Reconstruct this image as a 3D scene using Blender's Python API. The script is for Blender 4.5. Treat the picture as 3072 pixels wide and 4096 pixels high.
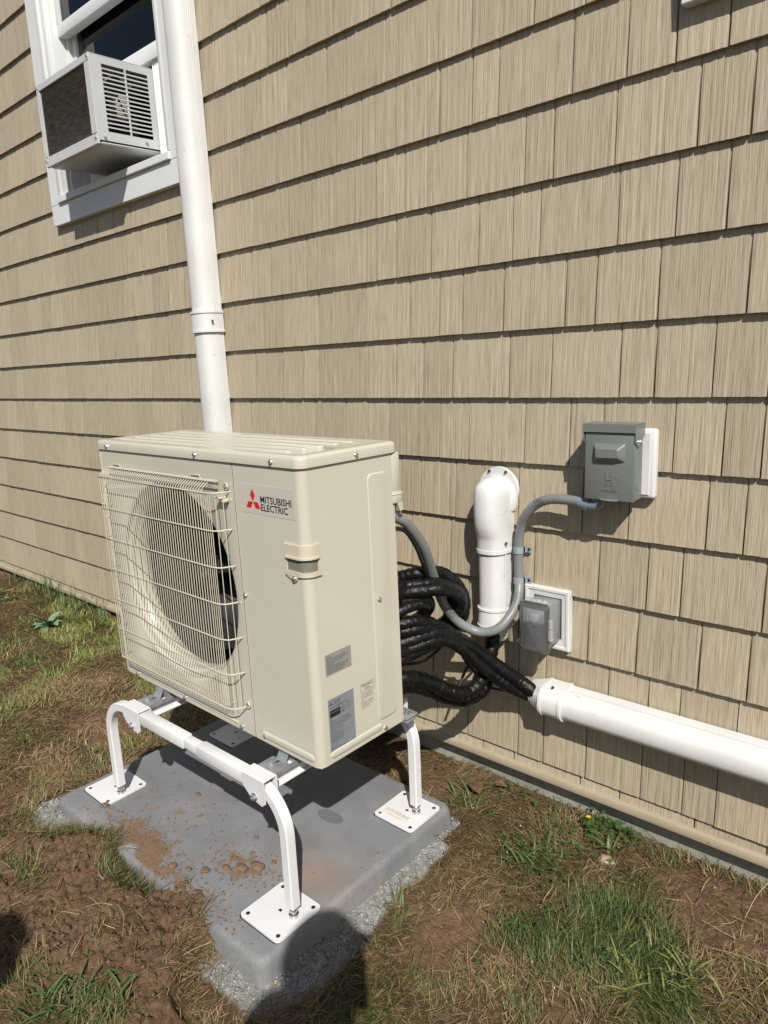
import bpy, bmesh, math, random
import numpy as np
from mathutils import Vector, Matrix
random.seed(7); RNG = np.random.default_rng(11)
scene = bpy.context.scene
for o in list(bpy.data.objects): bpy.data.objects.remove(o)
COL = scene.collection

# ------------------------------------------------------------------ camera
CR = Vector((0.75278, 0.65676, -0.04436)).normalized()
CW = Vector((-0.6500, 0.7306, -0.2080)).normalized()
CU = CR.cross(CW).normalized(); CR = CW.cross(CU).normalized()
CAM = Vector((0.8719, -1.6900, 1.3093)); FPX = 2810.6
cd = bpy.data.cameras.new('camera'); cam = bpy.data.objects.new('camera', cd); COL.objects.link(cam)
cam.matrix_world = Matrix(((CR.x, CU.x, -CW.x, CAM.x), (CR.y, CU.y, -CW.y, CAM.y), (CR.z, CU.z, -CW.z, CAM.z), (0, 0, 0, 1)))
cd.sensor_fit = 'VERTICAL'; cd.sensor_height = 24.0; cd.sensor_width = 18.0; cd.lens = FPX / 4096 * 24.0
cd.clip_start = 0.01; cd.clip_end = 500
scene.camera = cam
# ------------------------------------------------------------------ light
LD = Vector((-1.07, 1.0, -1.40)).normalized()
w = bpy.data.worlds.new('World'); scene.world = w; w.use_nodes = True
nt = w.node_tree; bg = nt.nodes['Background']
sky = nt.nodes.new('ShaderNodeTexSky'); sky.sky_type = 'NISHITA'; sky.sun_disc = False
sky.sun_elevation = math.asin(-LD.z); sky.sun_rotation = math.atan2(-LD.x, -LD.y)
nt.links.new(sky.outputs[0], bg.inputs[0]); bg.inputs[1].default_value = 0.066
sd = bpy.data.lights.new('sun', 'SUN'); sd.energy = 5.0; sd.angle = math.radians(0.53); sd.color = (1.0, 0.955, 0.88)
sun = bpy.data.objects.new('sun', sd); COL.objects.link(sun); sun.rotation_euler = LD.to_track_quat('-Z', 'Y').to_euler(); sun.location = (3, -3, 5)
scene.view_settings.view_transform = 'Standard'; scene.view_settings.look = 'None'
scene.view_settings.gamma = 1; scene.view_settings.use_curve_mapping = False
scene.view_settings.exposure = 0.24

# ------------------------------------------------------------------ materials
class NT:
    def __init__(s, m):
        s.m = m; s.t = m.node_tree; s.n = s.t.nodes; s.l = s.t.links
    def add(s, typ, **k):
        n = s.n.new(typ)
        for a, b in k.items(): setattr(n, a, b)
        return n
    def link(s, a, b): s.l.new(a, b)
def mat(name, col=(.5, .5, .5), rough=.5, metal=0., spec=.5):
    m = bpy.data.materials.new(name); m.use_nodes = True
    b = m.node_tree.nodes['Principled BSDF']
    b.inputs['Base Color'].default_value = (*col, 1); b.inputs['Roughness'].default_value = rough
    b.inputs['Metallic'].default_value = metal; b.inputs['Specular IOR Level'].default_value = spec
    return m
def noisy(name, col, col2, scale=30, rough=.5, rough2=None, bump=0., bscale=None, metal=0., spec=.5, detail=4, contrast=(.35, .65), stretch=(1, 1, 1), speck=None, bdist=.002):
    """base colour mottled between two colours, fine bump, optional dark specks"""
    m = mat(name, col, rough, metal, spec); N = NT(m); b = N.n['Principled BSDF']
    tc = N.add('ShaderNodeTexCoord'); mp = N.add('ShaderNodeMapping'); mp.inputs['Scale'].default_value = stretch
    N.link(tc.outputs['Object'], mp.inputs[0])
    nz = N.add('ShaderNodeTexNoise'); nz.inputs['Scale'].default_value = scale; nz.inputs['Detail'].default_value = detail
    N.link(mp.outputs[0], nz.inputs['Vector'])
    r = N.add('ShaderNodeValToRGB'); r.color_ramp.elements[0].position = contrast[0]; r.color_ramp.elements[1].position = contrast[1]
    r.color_ramp.elements[0].color = (*col, 1); r.color_ramp.elements[1].color = (*col2, 1)
    N.link(nz.outputs['Fac'], r.inputs[0]); out = r.outputs[0]
    if speck:
        sc, th, sc_col = speck
        n2 = N.add('ShaderNodeTexNoise'); n2.inputs['Scale'].default_value = sc; n2.inputs['Detail'].default_value = 2; N.link(mp.outputs[0], n2.inputs['Vector'])
        r2 = N.add('ShaderNodeValToRGB'); r2.color_ramp.elements[0].position = th; r2.color_ramp.elements[1].position = th + .04
        N.link(n2.outputs['Fac'], r2.inputs[0])
        mx = N.add('ShaderNodeMix', data_type='RGBA'); N.link(r2.outputs[0], mx.inputs[0]); N.link(out, mx.inputs[6]); mx.inputs[7].default_value = (*sc_col, 1)
        out = mx.outputs[2]
    N.link(out, b.inputs['Base Color'])
    if rough2 is not None:
        mr = N.add('ShaderNodeMapRange'); mr.inputs[3].default_value = rough; mr.inputs[4].default_value = rough2
        N.link(nz.outputs['Fac'], mr.inputs[0]); N.link(mr.outputs[0], b.inputs['Roughness'])
    if bump:
        n3 = N.add('ShaderNodeTexNoise'); n3.inputs['Scale'].default_value = bscale or scale * 4; n3.inputs['Detail'].default_value = 3
        N.link(mp.outputs[0], n3.inputs['Vector'])
        bp = N.add('ShaderNodeBump'); bp.inputs['Strength'].default_value = bump; bp.inputs['Distance'].default_value = bdist
        N.link(n3.outputs['Fac'], bp.inputs['Height']); N.link(bp.outputs[0], b.inputs['Normal'])
    return m

def siding_material():
    m = mat('cedar_texture_vinyl', rough=.5, spec=.35); N = NT(m); b = N.n['Principled BSDF']
    tc = N.add('ShaderNodeTexCoord'); at = N.add('ShaderNodeAttribute', attribute_name='rnd')
    off = N.add('ShaderNodeVectorMath', operation='SCALE'); N.link(at.outputs['Vector'], off.inputs[0]); off.inputs['Scale'].default_value = 37.0
    ad = N.add('ShaderNodeVectorMath', operation='ADD'); N.link(tc.outputs['Object'], ad.inputs[0]); N.link(off.outputs[0], ad.inputs[1])
    def streak(sx, sz, det):
        mp = N.add('ShaderNodeMapping'); mp.inputs['Scale'].default_value = (sx, sx * .3, sz); N.link(ad.outputs[0], mp.inputs[0])
        # slight waviness of the grain
        nz = N.add('ShaderNodeTexNoise'); nz.inputs['Scale'].default_value = 1; nz.inputs['Detail'].default_value = det; nz.inputs['Roughness'].default_value = .62
        N.link(mp.outputs[0], nz.inputs['Vector']); return nz.outputs['Fac']
    s1 = streak(520, 1.6, 2); s2 = streak(170, .9, 2); s3 = streak(700, 26, 2)
    a = N.add('ShaderNodeMath', operation='MULTIPLY'); N.link(s1, a.inputs[0]); a.inputs[1].default_value = .78
    a2 = N.add('ShaderNodeMath', operation='MULTIPLY_ADD'); N.link(s2, a2.inputs[0]); a2.inputs[1].default_value = .22; N.link(a.outputs[0], a2.inputs[2])
    r = N.add('ShaderNodeValToRGB'); e = r.color_ramp.elements
    e[0].position = .30; e[0].color = (.235, .193, .134, 1); e[1].position = .70; e[1].color = (.465, .402, .295, 1)
    e2 = e.new(.47); e2.color = (.366, .311, .224, 1)
    N.link(a2.outputs[0], r.inputs[0])
    hs = N.add('ShaderNodeHueSaturation'); N.link(r.outputs[0], hs.inputs['Color'])
    mr = N.add('ShaderNodeMapRange'); N.link(at.outputs['Fac'], mr.inputs[0]); mr.inputs[3].default_value = .90; mr.inputs[4].default_value = 1.06
    N.link(mr.outputs[0], hs.inputs['Value'])
    N.link(hs.outputs[0], b.inputs['Base Color'])
    h = N.add('ShaderNodeMath', operation='MULTIPLY_ADD'); N.link(s3, h.inputs[0]); h.inputs[1].default_value = .3; N.link(a2.outputs[0], h.inputs[2])
    bp = N.add('ShaderNodeBump'); bp.inputs['Strength'].default_value = .75; bp.inputs['Distance'].default_value = .0022
    N.link(h.outputs[0], bp.inputs['Height']); N.link(bp.outputs[0], b.inputs['Normal'])
    return m

def vcol_material(name, rough=.8, spec=.2, bump=None, trans=False, var=.25, vscale=60):
    m = mat(name, rough=rough, spec=spec); N = NT(m); b = N.n['Principled BSDF']
    at = N.add('ShaderNodeAttribute', attribute_name='Col'); tc = N.add('ShaderNodeTexCoord')
    nz = N.add('ShaderNodeTexNoise'); nz.inputs['Scale'].default_value = vscale; nz.inputs['Detail'].default_value = 5; N.link(tc.outputs['Object'], nz.inputs['Vector'])
    hs = N.add('ShaderNodeHueSaturation'); N.link(at.outputs['Color'], hs.inputs['Color'])
    mr = N.add('ShaderNodeMapRange'); N.link(nz.outputs['Fac'], mr.inputs[0]); mr.inputs[1].default_value = .25; mr.inputs[2].default_value = .75
    mr.inputs[3].default_value = 1 - var; mr.inputs[4].default_value = 1 + var
    N.link(mr.outputs[0], hs.inputs['Value']); N.link(hs.outputs[0], b.inputs['Base Color'])
    if bump:
        n3 = N.add('ShaderNodeTexNoise'); n3.inputs['Scale'].default_value = bump[0]; n3.inputs['Detail'].default_value = 6; n3.inputs['Roughness'].default_value = .7
        N.link(tc.outputs['Object'], n3.inputs['Vector'])
        vo = N.add('ShaderNodeTexVoronoi', feature='DISTANCE_TO_EDGE'); vo.inputs['Scale'].default_value = bump[0] * .8; N.link(tc.outputs['Object'], vo.inputs['Vector'])
        mm = N.add('ShaderNodeMath', operation='MULTIPLY_ADD'); N.link(vo.outputs['Distance'], mm.inputs[0]); mm.inputs[1].default_value = .6; N.link(n3.outputs['Fac'], mm.inputs[2])
        bp = N.add('ShaderNodeBump'); bp.inputs['Strength'].default_value = bump[1]; bp.inputs['Distance'].default_value = .006
        N.link(mm.outputs[0], bp.inputs['Height']); N.link(bp.outputs[0], b.inputs['Normal'])
    return m

def glass_material(name, tint, fac=.9, rough=0.0, body=None):
    m = bpy.data.materials.new(name); m.use_nodes = True; N = NT(m); N.n.clear()
    out = N.add('ShaderNodeOutputMaterial'); tr = N.add('ShaderNodeBsdfTransparent'); tr.inputs[0].default_value = (*tint, 1)
    gl = N.add('ShaderNodeBsdfGlossy'); gl.inputs['Roughness'].default_value = rough; gl.inputs[0].default_value = (1, 1, 1, 1)
    fr = N.add('ShaderNodeFresnel'); fr.inputs[0].default_value = 1.5
    base = tr.outputs[0]
    if body:
        df = N.add('ShaderNodeBsdfDiffuse'); df.inputs[0].default_value = (*body[0], 1); m1 = N.add('ShaderNodeMixShader'); m1.inputs[0].default_value = body[1]
        N.link(tr.outputs[0], m1.inputs[1]); N.link(df.outputs[0], m1.inputs[2]); base = m1.outputs[0]
    mx = N.add('ShaderNodeMixShader'); N.link(fr.outputs[0], mx.inputs[0]); N.link(base, mx.inputs[1]); N.link(gl.outputs[0], mx.inputs[2])
    N.link(mx.outputs[0], out.inputs[0]); return m

M = {}
M['siding'] = siding_material()
M['trimtan'] = noisy('tan_vinyl_strip', (.315, .262, .185), (.345, .29, .205), 8, .5, speck=(120, .70, (.16, .11, .07)))
M['concrete'] = noisy('foundation_concrete', (.20, .20, .165), (.31, .305, .26), 14, .9, bump=.8, bscale=130, speck=(190, .70, (.08, .075, .06)))
M['white'] = noisy('white_pvc', (.565, .565, .555), (.62, .62, .61), 5, .36, .44, speck=(38, .70, (.49, .475, .44)))
M['whitetrim'] = noisy('white_window_trim', (.58, .59, .59), (.62, .63, .63), 3, .4)
M['powder'] = noisy('white_powder_coat', (.60, .60, .61), (.64, .64, .65), 6, .42, .5, bump=.12, bscale=900, bdist=.0006)
M['cream'] = noisy('cream_painted_steel', (.475, .447, .375), (.50, .472, .40), 2.5, .24, .30, contrast=(.15, .85), bump=.05, bscale=1200, bdist=.0004)
M['creamwire'] = mat('cream_coated_wire', (.50, .46, .37), .4)
M['lid'] = noisy('cream_gloss_lid', (.475, .447, .375), (.50, .472, .40), 2.5, .04, .07, contrast=(.15, .85), spec=.7)
M['handle'] = mat('cream_plastic', (.50, .455, .36), .42)
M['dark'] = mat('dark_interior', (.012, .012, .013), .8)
M['fan'] = mat('dark_fan_plastic', (.014, .014, .015), .6)
M['fins'] = noisy('aluminium_fins', (.11, .106, .098), (.28, .27, .25), 18, .6, metal=.1, stretch=(1, 1, 12), speck=(30, .72, (.30, .30, .30)))
M['galv'] = noisy('galvanised_steel', (.25, .265, .28), (.38, .40, .415), 70, .42, .6, metal=.5, contrast=(.3, .7))
M['zinc'] = mat('zinc_screw', (.62, .64, .66), .28, 1.)
M['brass'] = mat('dark_screw', (.10, .08, .05), .5, .6)
M['conduit'] = noisy('grey_flexible_conduit', (.165, .175, .175), (.19, .20, .20), 9, .42, speck=(70, .72, (.09, .09, .09)))
M['strap'] = mat('light_grey_strap', (.26, .29, .32), .4)
M['fitting'] = mat('blue_grey_fitting', (.14, .17, .20), .35)
M['enamel'] = noisy('grey_green_enamel', (.135, .150, .142), (.15, .165, .156), 4, .38, bump=.04, bscale=700, bdist=.0005)
M['boxgrey'] = mat('grey_pvc_box', (.20, .215, .225), .42)
M['tape'] = noisy('black_tape_wrap', (.003, .003, .0032), (.006, .006, .006), 30, .34, .5, bump=.7, bscale=95, bdist=.004, spec=.28, stretch=(1, 1, 1))
M['cable'] = mat('black_cable', (.012, .012, .013), .38)
M['rubber'] = mat('black_rubber_foam', (.01, .01, .01), .8)
M['clear'] = glass_material('clear_plastic', (.95, .96, .97), rough=.08, body=((.66, .67, .68), .09))
M['clearhinge'] = glass_material('clear_hinge_plastic', (.88, .89, .9), rough=.05, body=((.7, .71, .72), .35))
M['glass'] = glass_material('window_glass', (.55, .62, .72), rough=.0)
M['room'] = mat('dark_room', (.02, .024, .035), .9)
M['curtain'] = mat('cream_curtain', (.42, .36, .25), .9)
M['pleat'] = noisy('white_accordion', (.62, .62, .60), (.66, .66, .64), 4, .5)
M['acgrey'] = noisy('light_grey_painted_steel', (.44, .45, .455), (.48, .49, .495), 5, .38)
M['silver'] = mat('silver_sticker', (.26, .26, .245), .45, .1)
M['bluesticker'] = mat('pale_blue_sticker', (.19, .21, .23), .5, .0)
M['badge'] = mat('badge_sticker', (.47, .44, .385), .42)
M['paper'] = mat('white_paper', (.62, .60, .56), .6)
M['ink'] = mat('black_ink', (.012, .012, .015), .5)
M['inkgrey'] = mat('faded_ink', (.16, .15, .13), .6)
M['red'] = mat('red_ink', (.52, .012, .018), .4)
M['redfade'] = mat('faded_red_ink', (.42, .22, .19), .5)
M['soil'] = vcol_material('soil', .95, .1, bump=(170, 1.0), var=.36, vscale=110)
M['grass'] = vcol_material('grass_blades', .55, .25, var=.2, vscale=25)
M['gravel'] = noisy('crushed_grey_stone', (.17, .17, .165), (.33, .33, .32), 60, .9, bump=.6, bscale=300)
M['clod'] = noisy('soil_clod', (.118, .073, .044), (.175, .110, .067), 40, .95, bump=.8, bscale=200)
M['stone'] = noisy('brown_stone', (.24, .17, .115), (.33, .25, .18), 25, .8, bump=.5, bscale=90)
M['leafdry'] = noisy('dry_brown_leaf', (.085, .043, .026), (.15, .082, .05), 60, .8)
M['weed'] = noisy('weed_leaf', (.035, .075, .018), (.065, .12, .03), 30, .5)
M['weedpale'] = noisy('pale_weed_leaf', (.12, .20, .10), (.20, .29, .16), 40, .5)
M['skin'] = mat('skin', (.45, .28, .20), .5); M['shirt'] = mat('navy_shirt', (.03, .05, .10), .8); M['jeans'] = mat('blue_jeans', (.06, .09, .16), .85)
M['hair'] = mat('dark_hair', (.03, .02, .015), .6); M['phone'] = mat('black_phone', (.01, .01, .01), .2)

# ------------------------------------------------------------------ mesh helpers
ROOTM = {}
def thing(name, label, cat, loc=(0, 0, 0), rotz=0, group=None):
    o = bpy.data.objects.new(name, None); COL.objects.link(o); o.empty_display_size = .05
    o.location = loc; o.rotation_euler = (0, 0, rotz); o['label'] = label; o['category'] = cat
    if group: o['group'] = group
    ROOTM[o.name] = Matrix.Translation(Vector(loc)) @ Matrix.Rotation(rotz, 4, 'Z')
    return o
def tag(o, label=None, cat=None, group=None, kind=None):
    for k, v in (('label', label), ('category', cat), ('group', group), ('kind', kind)):
        if v: o[k] = v
    return o
def link(name, me, m, parent=None, local=False):
    """link a mesh given in world coordinates (or in the parent's own if local); origin moved to the mesh's middle"""
    o = bpy.data.objects.new(name, me); COL.objects.link(o)
    if m is not None and not me.materials: me.materials.append(m)
    n = len(me.vertices)
    if n:
        co = np.empty(n * 3, np.float32); me.vertices.foreach_get('co', co); co = co.reshape(-1, 3)
        c = (co.min(0) + co.max(0)) / 2
        if not name.startswith(('ground', 'pad')) :
            me.transform(Matrix.Translation(-Vector(c.tolist()))); o.location = Vector(c.tolist())
    if parent is not None:
        o.parent = parent
        if not local:
            inv = Matrix.Identity(4); q = parent
            if parent.name in ROOTM: inv = ROOTM[parent.name].inverted()
            else:
                # a part: its own placement (translation only) under the root
                mw = Matrix.Translation(parent.location)
                if parent.get('_rootinv') is not None: pass
                inv = (PARTW[parent.name]).inverted()
            o.matrix_parent_inverse = inv
            PARTW[o.name] = Matrix.Translation(o.location)
        else:
            if parent.name in ROOTM: PARTL[o.name] = o.location.copy()
            else: o.location = o.location - PARTL.get(parent.name, Vector())
    else: PARTW[o.name] = Matrix.Translation(o.location)
    return o
PARTW = {}; PARTL = {}
def smooth(me, ang=40):
    me.polygons.foreach_set('use_smooth', [True] * len(me.polygons))
    try: me.set_sharp_from_angle(angle=math.radians(ang))
    except Exception: pass
class MB:
    def __init__(s): s.v = []; s.f = []
    def add(s, vs, fs):
        k = len(s.v); s.v += [tuple(x) for x in vs]; s.f += [tuple(i + k for i in f) for f in fs]; return s
    def box(s, a, b):
        x0, y0, z0 = [min(a[i], b[i]) for i in range(3)]; x1, y1, z1 = [max(a[i], b[i]) for i in range(3)]
        return s.add([(x0, y0, z0), (x1, y0, z0), (x1, y1, z0), (x0, y1, z0), (x0, y0, z1), (x1, y0, z1), (x1, y1, z1), (x0, y1, z1)],
                     [(0, 3, 2, 1), (4, 5, 6, 7), (0, 1, 5, 4), (1, 2, 6, 5), (2, 3, 7, 6), (3, 0, 4, 7)])
    def bbox(s, a, b, r=.003, seg=2):
        """box with rounded edges"""
        bm = bmesh.new(); t = MB().box(a, b); vs = [bm.verts.new(v) for v in t.v]
        for f in t.f: bm.faces.new([vs[i] for i in f])
        d = min(abs(a[i] - b[i]) for i in range(3)); r = min(r, d * .49)
        bmesh.ops.bevel(bm, geom=bm.edges[:], offset=r, segments=seg, profile=.5, affect='EDGES')
        bm.verts.index_update(); s.add([v.co[:] for v in bm.verts], [[v.index for v in f.verts] for f in bm.faces]); bm.free(); return s
    def prism(s, poly, fn0, fn1):
        """closed polygon (2-D) lofted between two mappings"""
        n = len(poly); s.add([fn0(p) for p in poly] + [fn1(p) for p in poly],
            [(i, (i + 1) % n, n + (i + 1) % n, n + i) for i in range(n)] + [tuple(range(n))[::-1], tuple(range(n, 2 * n))]); return s
    def loft(s, rings, cap0=True, cap1=True, closed=True):
        n = len(rings[0]); vs = [p for r in rings for p in r]; fs = []
        for k in range(len(rings) - 1):
            for i in range(n if closed else n - 1):
                j = (i + 1) % n; fs.append((k * n + i, k * n + j, (k + 1) * n + j, (k + 1) * n + i))
        if cap0: fs.append(tuple(range(n))[::-1])
        if cap1: fs.append(tuple(range((len(rings) - 1) * n, len(rings) * n)))
        return s.add(vs, fs)
    def tube(s, pts, r, sides=8, caps=True, square=False, rfn=None, up0=None):
        pts = [Vector(p) for p in pts]; n = len(pts); rings = []
        t = (pts[1] - pts[0]).normalized(); up = Vector(up0) if up0 else (Vector((0, 0, 1)) if abs(t.z) < .9 else Vector((0, 1, 0)))
        up = (up - t * up.dot(t)).normalized()
        for i, p in enumerate(pts):
            if i == 0: t2 = (pts[1] - p).normalized()
            elif i == n - 1: t2 = (p - pts[i - 1]).normalized()
            else: t2 = ((p - pts[i - 1]).normalized() + (pts[i + 1] - p).normalized()).normalized()
            up = (up - t2 * up.dot(t2)).normalized(); sd_ = t2.cross(up); rr = rfn(i / (n - 1)) if rfn else r
            if square:
                k = rr; c = rr * .22; prof = [(k, k - c), (k - c, k), (-k + c, k), (-k, k - c), (-k, -k + c), (-k + c, -k), (k - c, -k), (k, -k + c)]
                rings.append([tuple(p + sd_ * a + up * b) for a, b in prof])
            else:
                rings.append([tuple(p + (sd_ * math.cos(2 * math.pi * q / sides) + up * math.sin(2 * math.pi * q / sides)) * rr) for q in range(sides)])
        return s.loft(rings, caps, caps)
    def disc(s, c, ax, r, h, sides=16, r2=None):
        c = Vector(c); ax = Vector(ax).normalized(); return s.tube([c, c + ax * h], r, sides, rfn=(lambda t: r + ((r2 if r2 is not None else r) - r) * t))
    def build(s, name, m, parent=None, local=False, sm=None, recalc=True):
        me = bpy.data.meshes.new(name); me.from_pydata(s.v, [], s.f); me.update()
        if recalc:
            bm = bmesh.new(); bm.from_mesh(me); bmesh.ops.recalc_face_normals(bm, faces=bm.faces); bm.to_mesh(me); bm.free()
        if sm: smooth(me, sm)
        return link(name, me, m, parent, local)
def catmull(P, k=6):
    P = [Vector(p) for p in P]; Q = [P[0] * 2 - P[1]] + P + [P[-1] * 2 - P[-2]]; out = []
    for i in range(1, len(Q) - 2):
        for j in range(k):
            t = j / k; a, b, c, d = Q[i - 1], Q[i], Q[i + 1], Q[i + 2]
            out.append(.5 * ((2 * b) + (c - a) * t + (2 * a - 5 * b + 4 * c - d) * t * t + (3 * b - a - 3 * c + d) * t ** 3))
    out.append(P[-1]); return out
def text(name, s, size, org, ax, ay, m, parent, local=True, xs=1., align='LEFT', ext=0., res=2, bold=0., width=None, sp=1.):
    cu = bpy.data.curves.new('t', 'FONT'); cu.body = s; cu.size = size; cu.align_x = align; cu.resolution_u = res; cu.extrude = ext; cu.offset = bold; cu.space_character = sp
    if not ext: cu.fill_mode = 'FRONT'
    o = bpy.data.objects.new('t', cu); COL.objects.link(o); bpy.context.view_layer.update()
    me = bpy.data.meshes.new_from_object(o.evaluated_get(bpy.context.evaluated_depsgraph_get()))
    bpy.data.objects.remove(o); bpy.data.curves.remove(cu)
    if width: vx = [v.co.x for v in me.vertices]; xs = width / (max(vx) - min(vx))
    ax = Vector(ax).normalized(); ay = Vector(ay).normalized(); az = ax.cross(ay)
    T = Matrix(((ax.x, ay.x, az.x, org[0]), (ax.y, ay.y, az.y, org[1]), (ax.z, ay.z, az.z, org[2]), (0, 0, 0, 1)))
    me.transform(T @ Matrix.Diagonal((xs, 1, 1, 1))); me.materials.clear()
    return link(name, me, m, parent, local)
def hexscrew(parent, p, ax, r=.0042, local=True, name='screw', m='zinc', h=.004):
    b = MB().disc(p, ax, r * 1.35, h * .3, 12); q = Vector(p) + Vector(ax).normalized() * h * .3; b.disc(q, ax, r, h, 6, r * .9)
    return b.build(name, M[m], parent, local)

# ------------------------------------------------------------------ numpy noise
_LAT = RNG.random((256, 256))
def vnoise(x, y):
    xi = np.floor(x).astype(int); yi = np.floor(y).astype(int); fx = x - xi; fy = y - yi
    fx = fx * fx * (3 - 2 * fx); fy = fy * fy * (3 - 2 * fy)
    g = lambda a, b: _LAT[a & 255, b & 255]
    return (g(xi, yi) * (1 - fx) + g(xi + 1, yi) * fx) * (1 - fy) + (g(xi, yi + 1) * (1 - fx) + g(xi + 1, yi + 1) * fx) * fy
def fbm(x, y, s, o=4, rough=.5):
    a = 1; t = 0; n = 0
    for k in range(o):
        t = t + a * vnoise(x * s + 17.3 * k, y * s + 5.1 * k); n += a; a *= rough; s *= 2.03
    return t / n
def sstep(a, b, x):
    t = np.clip((x - a) / (b - a), 0, 1); return t * t * (3 - 2 * t)
def poly_sd(x, y, P):
    """signed distance to a polygon, positive inside"""
    d = np.full(x.shape, 1e9); ins = np.zeros(x.shape, bool); n = len(P)
    for i in range(n):
        ax_, ay_ = P[i]; bx, by = P[(i + 1) % n]; ex, ey = bx - ax_, by - ay_
        t = np.clip(((x - ax_) * ex + (y - ay_) * ey) / (ex * ex + ey * ey), 0, 1)
        d = np.minimum(d, np.hypot(x - ax_ - t * ex, y - ay_ - t * ey))
        c = ((ay_ > y) != (by > y)); xx = (bx - ax_) * (y - ay_) / ((by - ay_) if by != ay_ else 1e-9) + ax_
        ins ^= c & (x < xx)
    return np.where(ins, d, -d)

# ------------------------------------------------------------------ ground
PX0, PX1, PY0, PY1, PZ = -1.150, -.186, -.958, -.262, .080
MOUND = [(-1.22, -1.16), (-1.06, -1.07), (-.97, -.985), (-.84, -.905), (-.78, -.945), (-.735, -.99), (-.66, -.99), (-.605, -.975), (-.56, -.875), (-.445, -.852), (-.40, -.895), (-.345, -.95),
         (-.335, -1.03), (-.24, -1.10), (-.18, -1.25), (-.1, -1.6), (-1.9, -1.9), (-1.7, -1.3)]
def pad_dist(x, y):
    return np.hypot(np.maximum(np.maximum(PX0 - x, x - PX1), 0), np.maximum(np.maximum(PY0 - y, y - PY1), 0))
def mound_sd(x, y): return poly_sd(x, y, MOUND) + .035 * (fbm(x, y, 22, 3) - .5)
def height(x, y):
    h = .038 * sstep(-.95, -1.7, x) + .012 * (fbm(x, y, 5, 3) - .5) + .006 * (fbm(x, y, 30, 4) - .5)
    h = h + .02 * sstep(.3, 1.2, -y) * sstep(-.4, -1.0, x)
    near = 1 - sstep(.0, .16, pad_dist(x, y))
    h = h + .024 * near
    md = mound_sd(x, y); k = sstep(-.005, .05, md)
    cl = fbm(x, y, 38, 4, .62); cl2 = np.abs(fbm(x + 3, y - 7, 24, 4, .6) - .5)
    h = h * (1 - k) + k * (.088 + .024 * (cl - .5) + .035 * (fbm(x, y, 9, 2) - .5) - .07 * (.06 - np.minimum(cl2, .06)) / .06 * .25) - .05 * k * sstep(.28, .6, md) * 0
    # inside the pad the soil drops away unless it is the spilled heap
    inpad = (x > PX0 + .01) & (x < PX1 - .01) & (y > PY0 + .01) & (y < PY1 - .01) & (md < -.004)
    h = np.where(inpad, .02, h)
    dirt = dirt_mask(x, y)
    h = h + dirt * (1 - k) * .016 * (fbm(x, y, 45, 4, .6) - .5)
    return h
def blob(x, y, cx, cy, rx, ry): return np.exp(-(((x - cx) / rx) ** 2 + ((y - cy) / ry) ** 2))
def gravel_mask(x, y):
    d = pad_dist(x, y); wd = .055 + .05 * (fbm(x, y, 9, 3) - .5) + .02 * blob(x, y, -1.22, -1.0, .12, .12) + .04 * blob(x, y, -.12, -.80, .12, .2)
    wd = wd * np.where(y > -.35, .35, 1) * np.where((x < -1.1) & (y > -.85), .55, 1)
    return sstep(1.0, .75, d / wd) * (1 - sstep(-.01, .015, mound_sd(x, y)))
def dirt_mask(x, y):
    v = .95 * blob(x, y, .47, -.07, .22, .09) + .85 * blob(x, y, .02, -.56, .10, .09) + .7 * blob(x, y, -.30, -.12, .12, .10) + .7 * blob(x, y, .50, -.20, .15, .05)
    v = v + .8 * blob(x, y, .04, -.68, .09, .06) + .75 * blob(x, y, -1.5, -.62, .22, .14) + .7 * blob(x, y, -1.35, -1.05, .14, .14) + .55 * blob(x, y, -1.9, -.38, .2, .08) + .6 * blob(x, y, .32, -.62, .1, .08)
    v = v + .8 * (fbm(x, y, 4.5, 3) - .5)
    return sstep(.28, .62, v)
def green_mask(x, y):
    v = .9 * blob(x, y, .33, -.32, .12, .11) + .8 * blob(x, y, .22, -.47, .13, .07) + .8 * blob(x, y, .47, -.42, .10, .09) + .55 * blob(x, y, .60, -.26, .06, .05) + .5 * blob(x, y, .03, -.25, .12, .10)
    v = v + .6 * blob(x, y, .02, -.86, .12, .10) + .8 * blob(x, y, -2.6, -.12, .8, .10) + .5 * blob(x, y, -1.75, -.2, .25, .12) + .35 * blob(x, y, -2.6, -.6, .8, .5)
    v = v + .3 * blob(x, y, -1.3, -.75, .15, .2) + 1.1 * (fbm(x + 9, y + 4, 6, 3) - .5)
    return np.clip(v, 0, 1)
def axis(dense0, dense1, step, lo, hi):
    a = list(np.arange(dense0, dense1, step)); s = step; v = dense0
    left = []
    while v > lo: s *= 1.09; v -= s; left.append(max(v, lo))
    s = step; v = a[-1]; right = []
    while v < hi: s *= 1.09; v += s; right.append(min(v, hi))
    return np.array(left[::-1] + a + right)
gx = axis(-1.75, .72, .0048, -40, 40); gy = axis(-1.5, .053, .0048, -40, .053); gy = gy[gy <= .0531]
GX, GY = np.meshgrid(gx, gy); H = height(GX, GY); H = np.where(np.abs(GX) > 6, .03, H)
gm = gravel_mask(GX, GY); dm = dirt_mask(GX, GY); mm_ = sstep(-.01, .02, mound_sd(GX, GY))
H = H + gm * .006 * (fbm(GX, GY, 120, 2) - .5)
n1 = fbm(GX, GY, 14, 4)[..., None]; n2 = fbm(GX + 4, GY, 60, 3)[..., None]
soil = np.array([.140, .087, .053]) * (.78 + .5 * n1) * (.8 + .4 * n2)
thatch = np.array([.085, .056, .031]) * (.7 + .6 * n1)
grav = np.array([.25, .25, .24]) * (.75 + .5 * n2)
bare = np.maximum(dm, mm_)[..., None]
C = thatch * (1 - bare) + soil * bare; C = C * (1 - gm[..., None]) + grav * gm[..., None]
nv, nu = GX.shape
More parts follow.
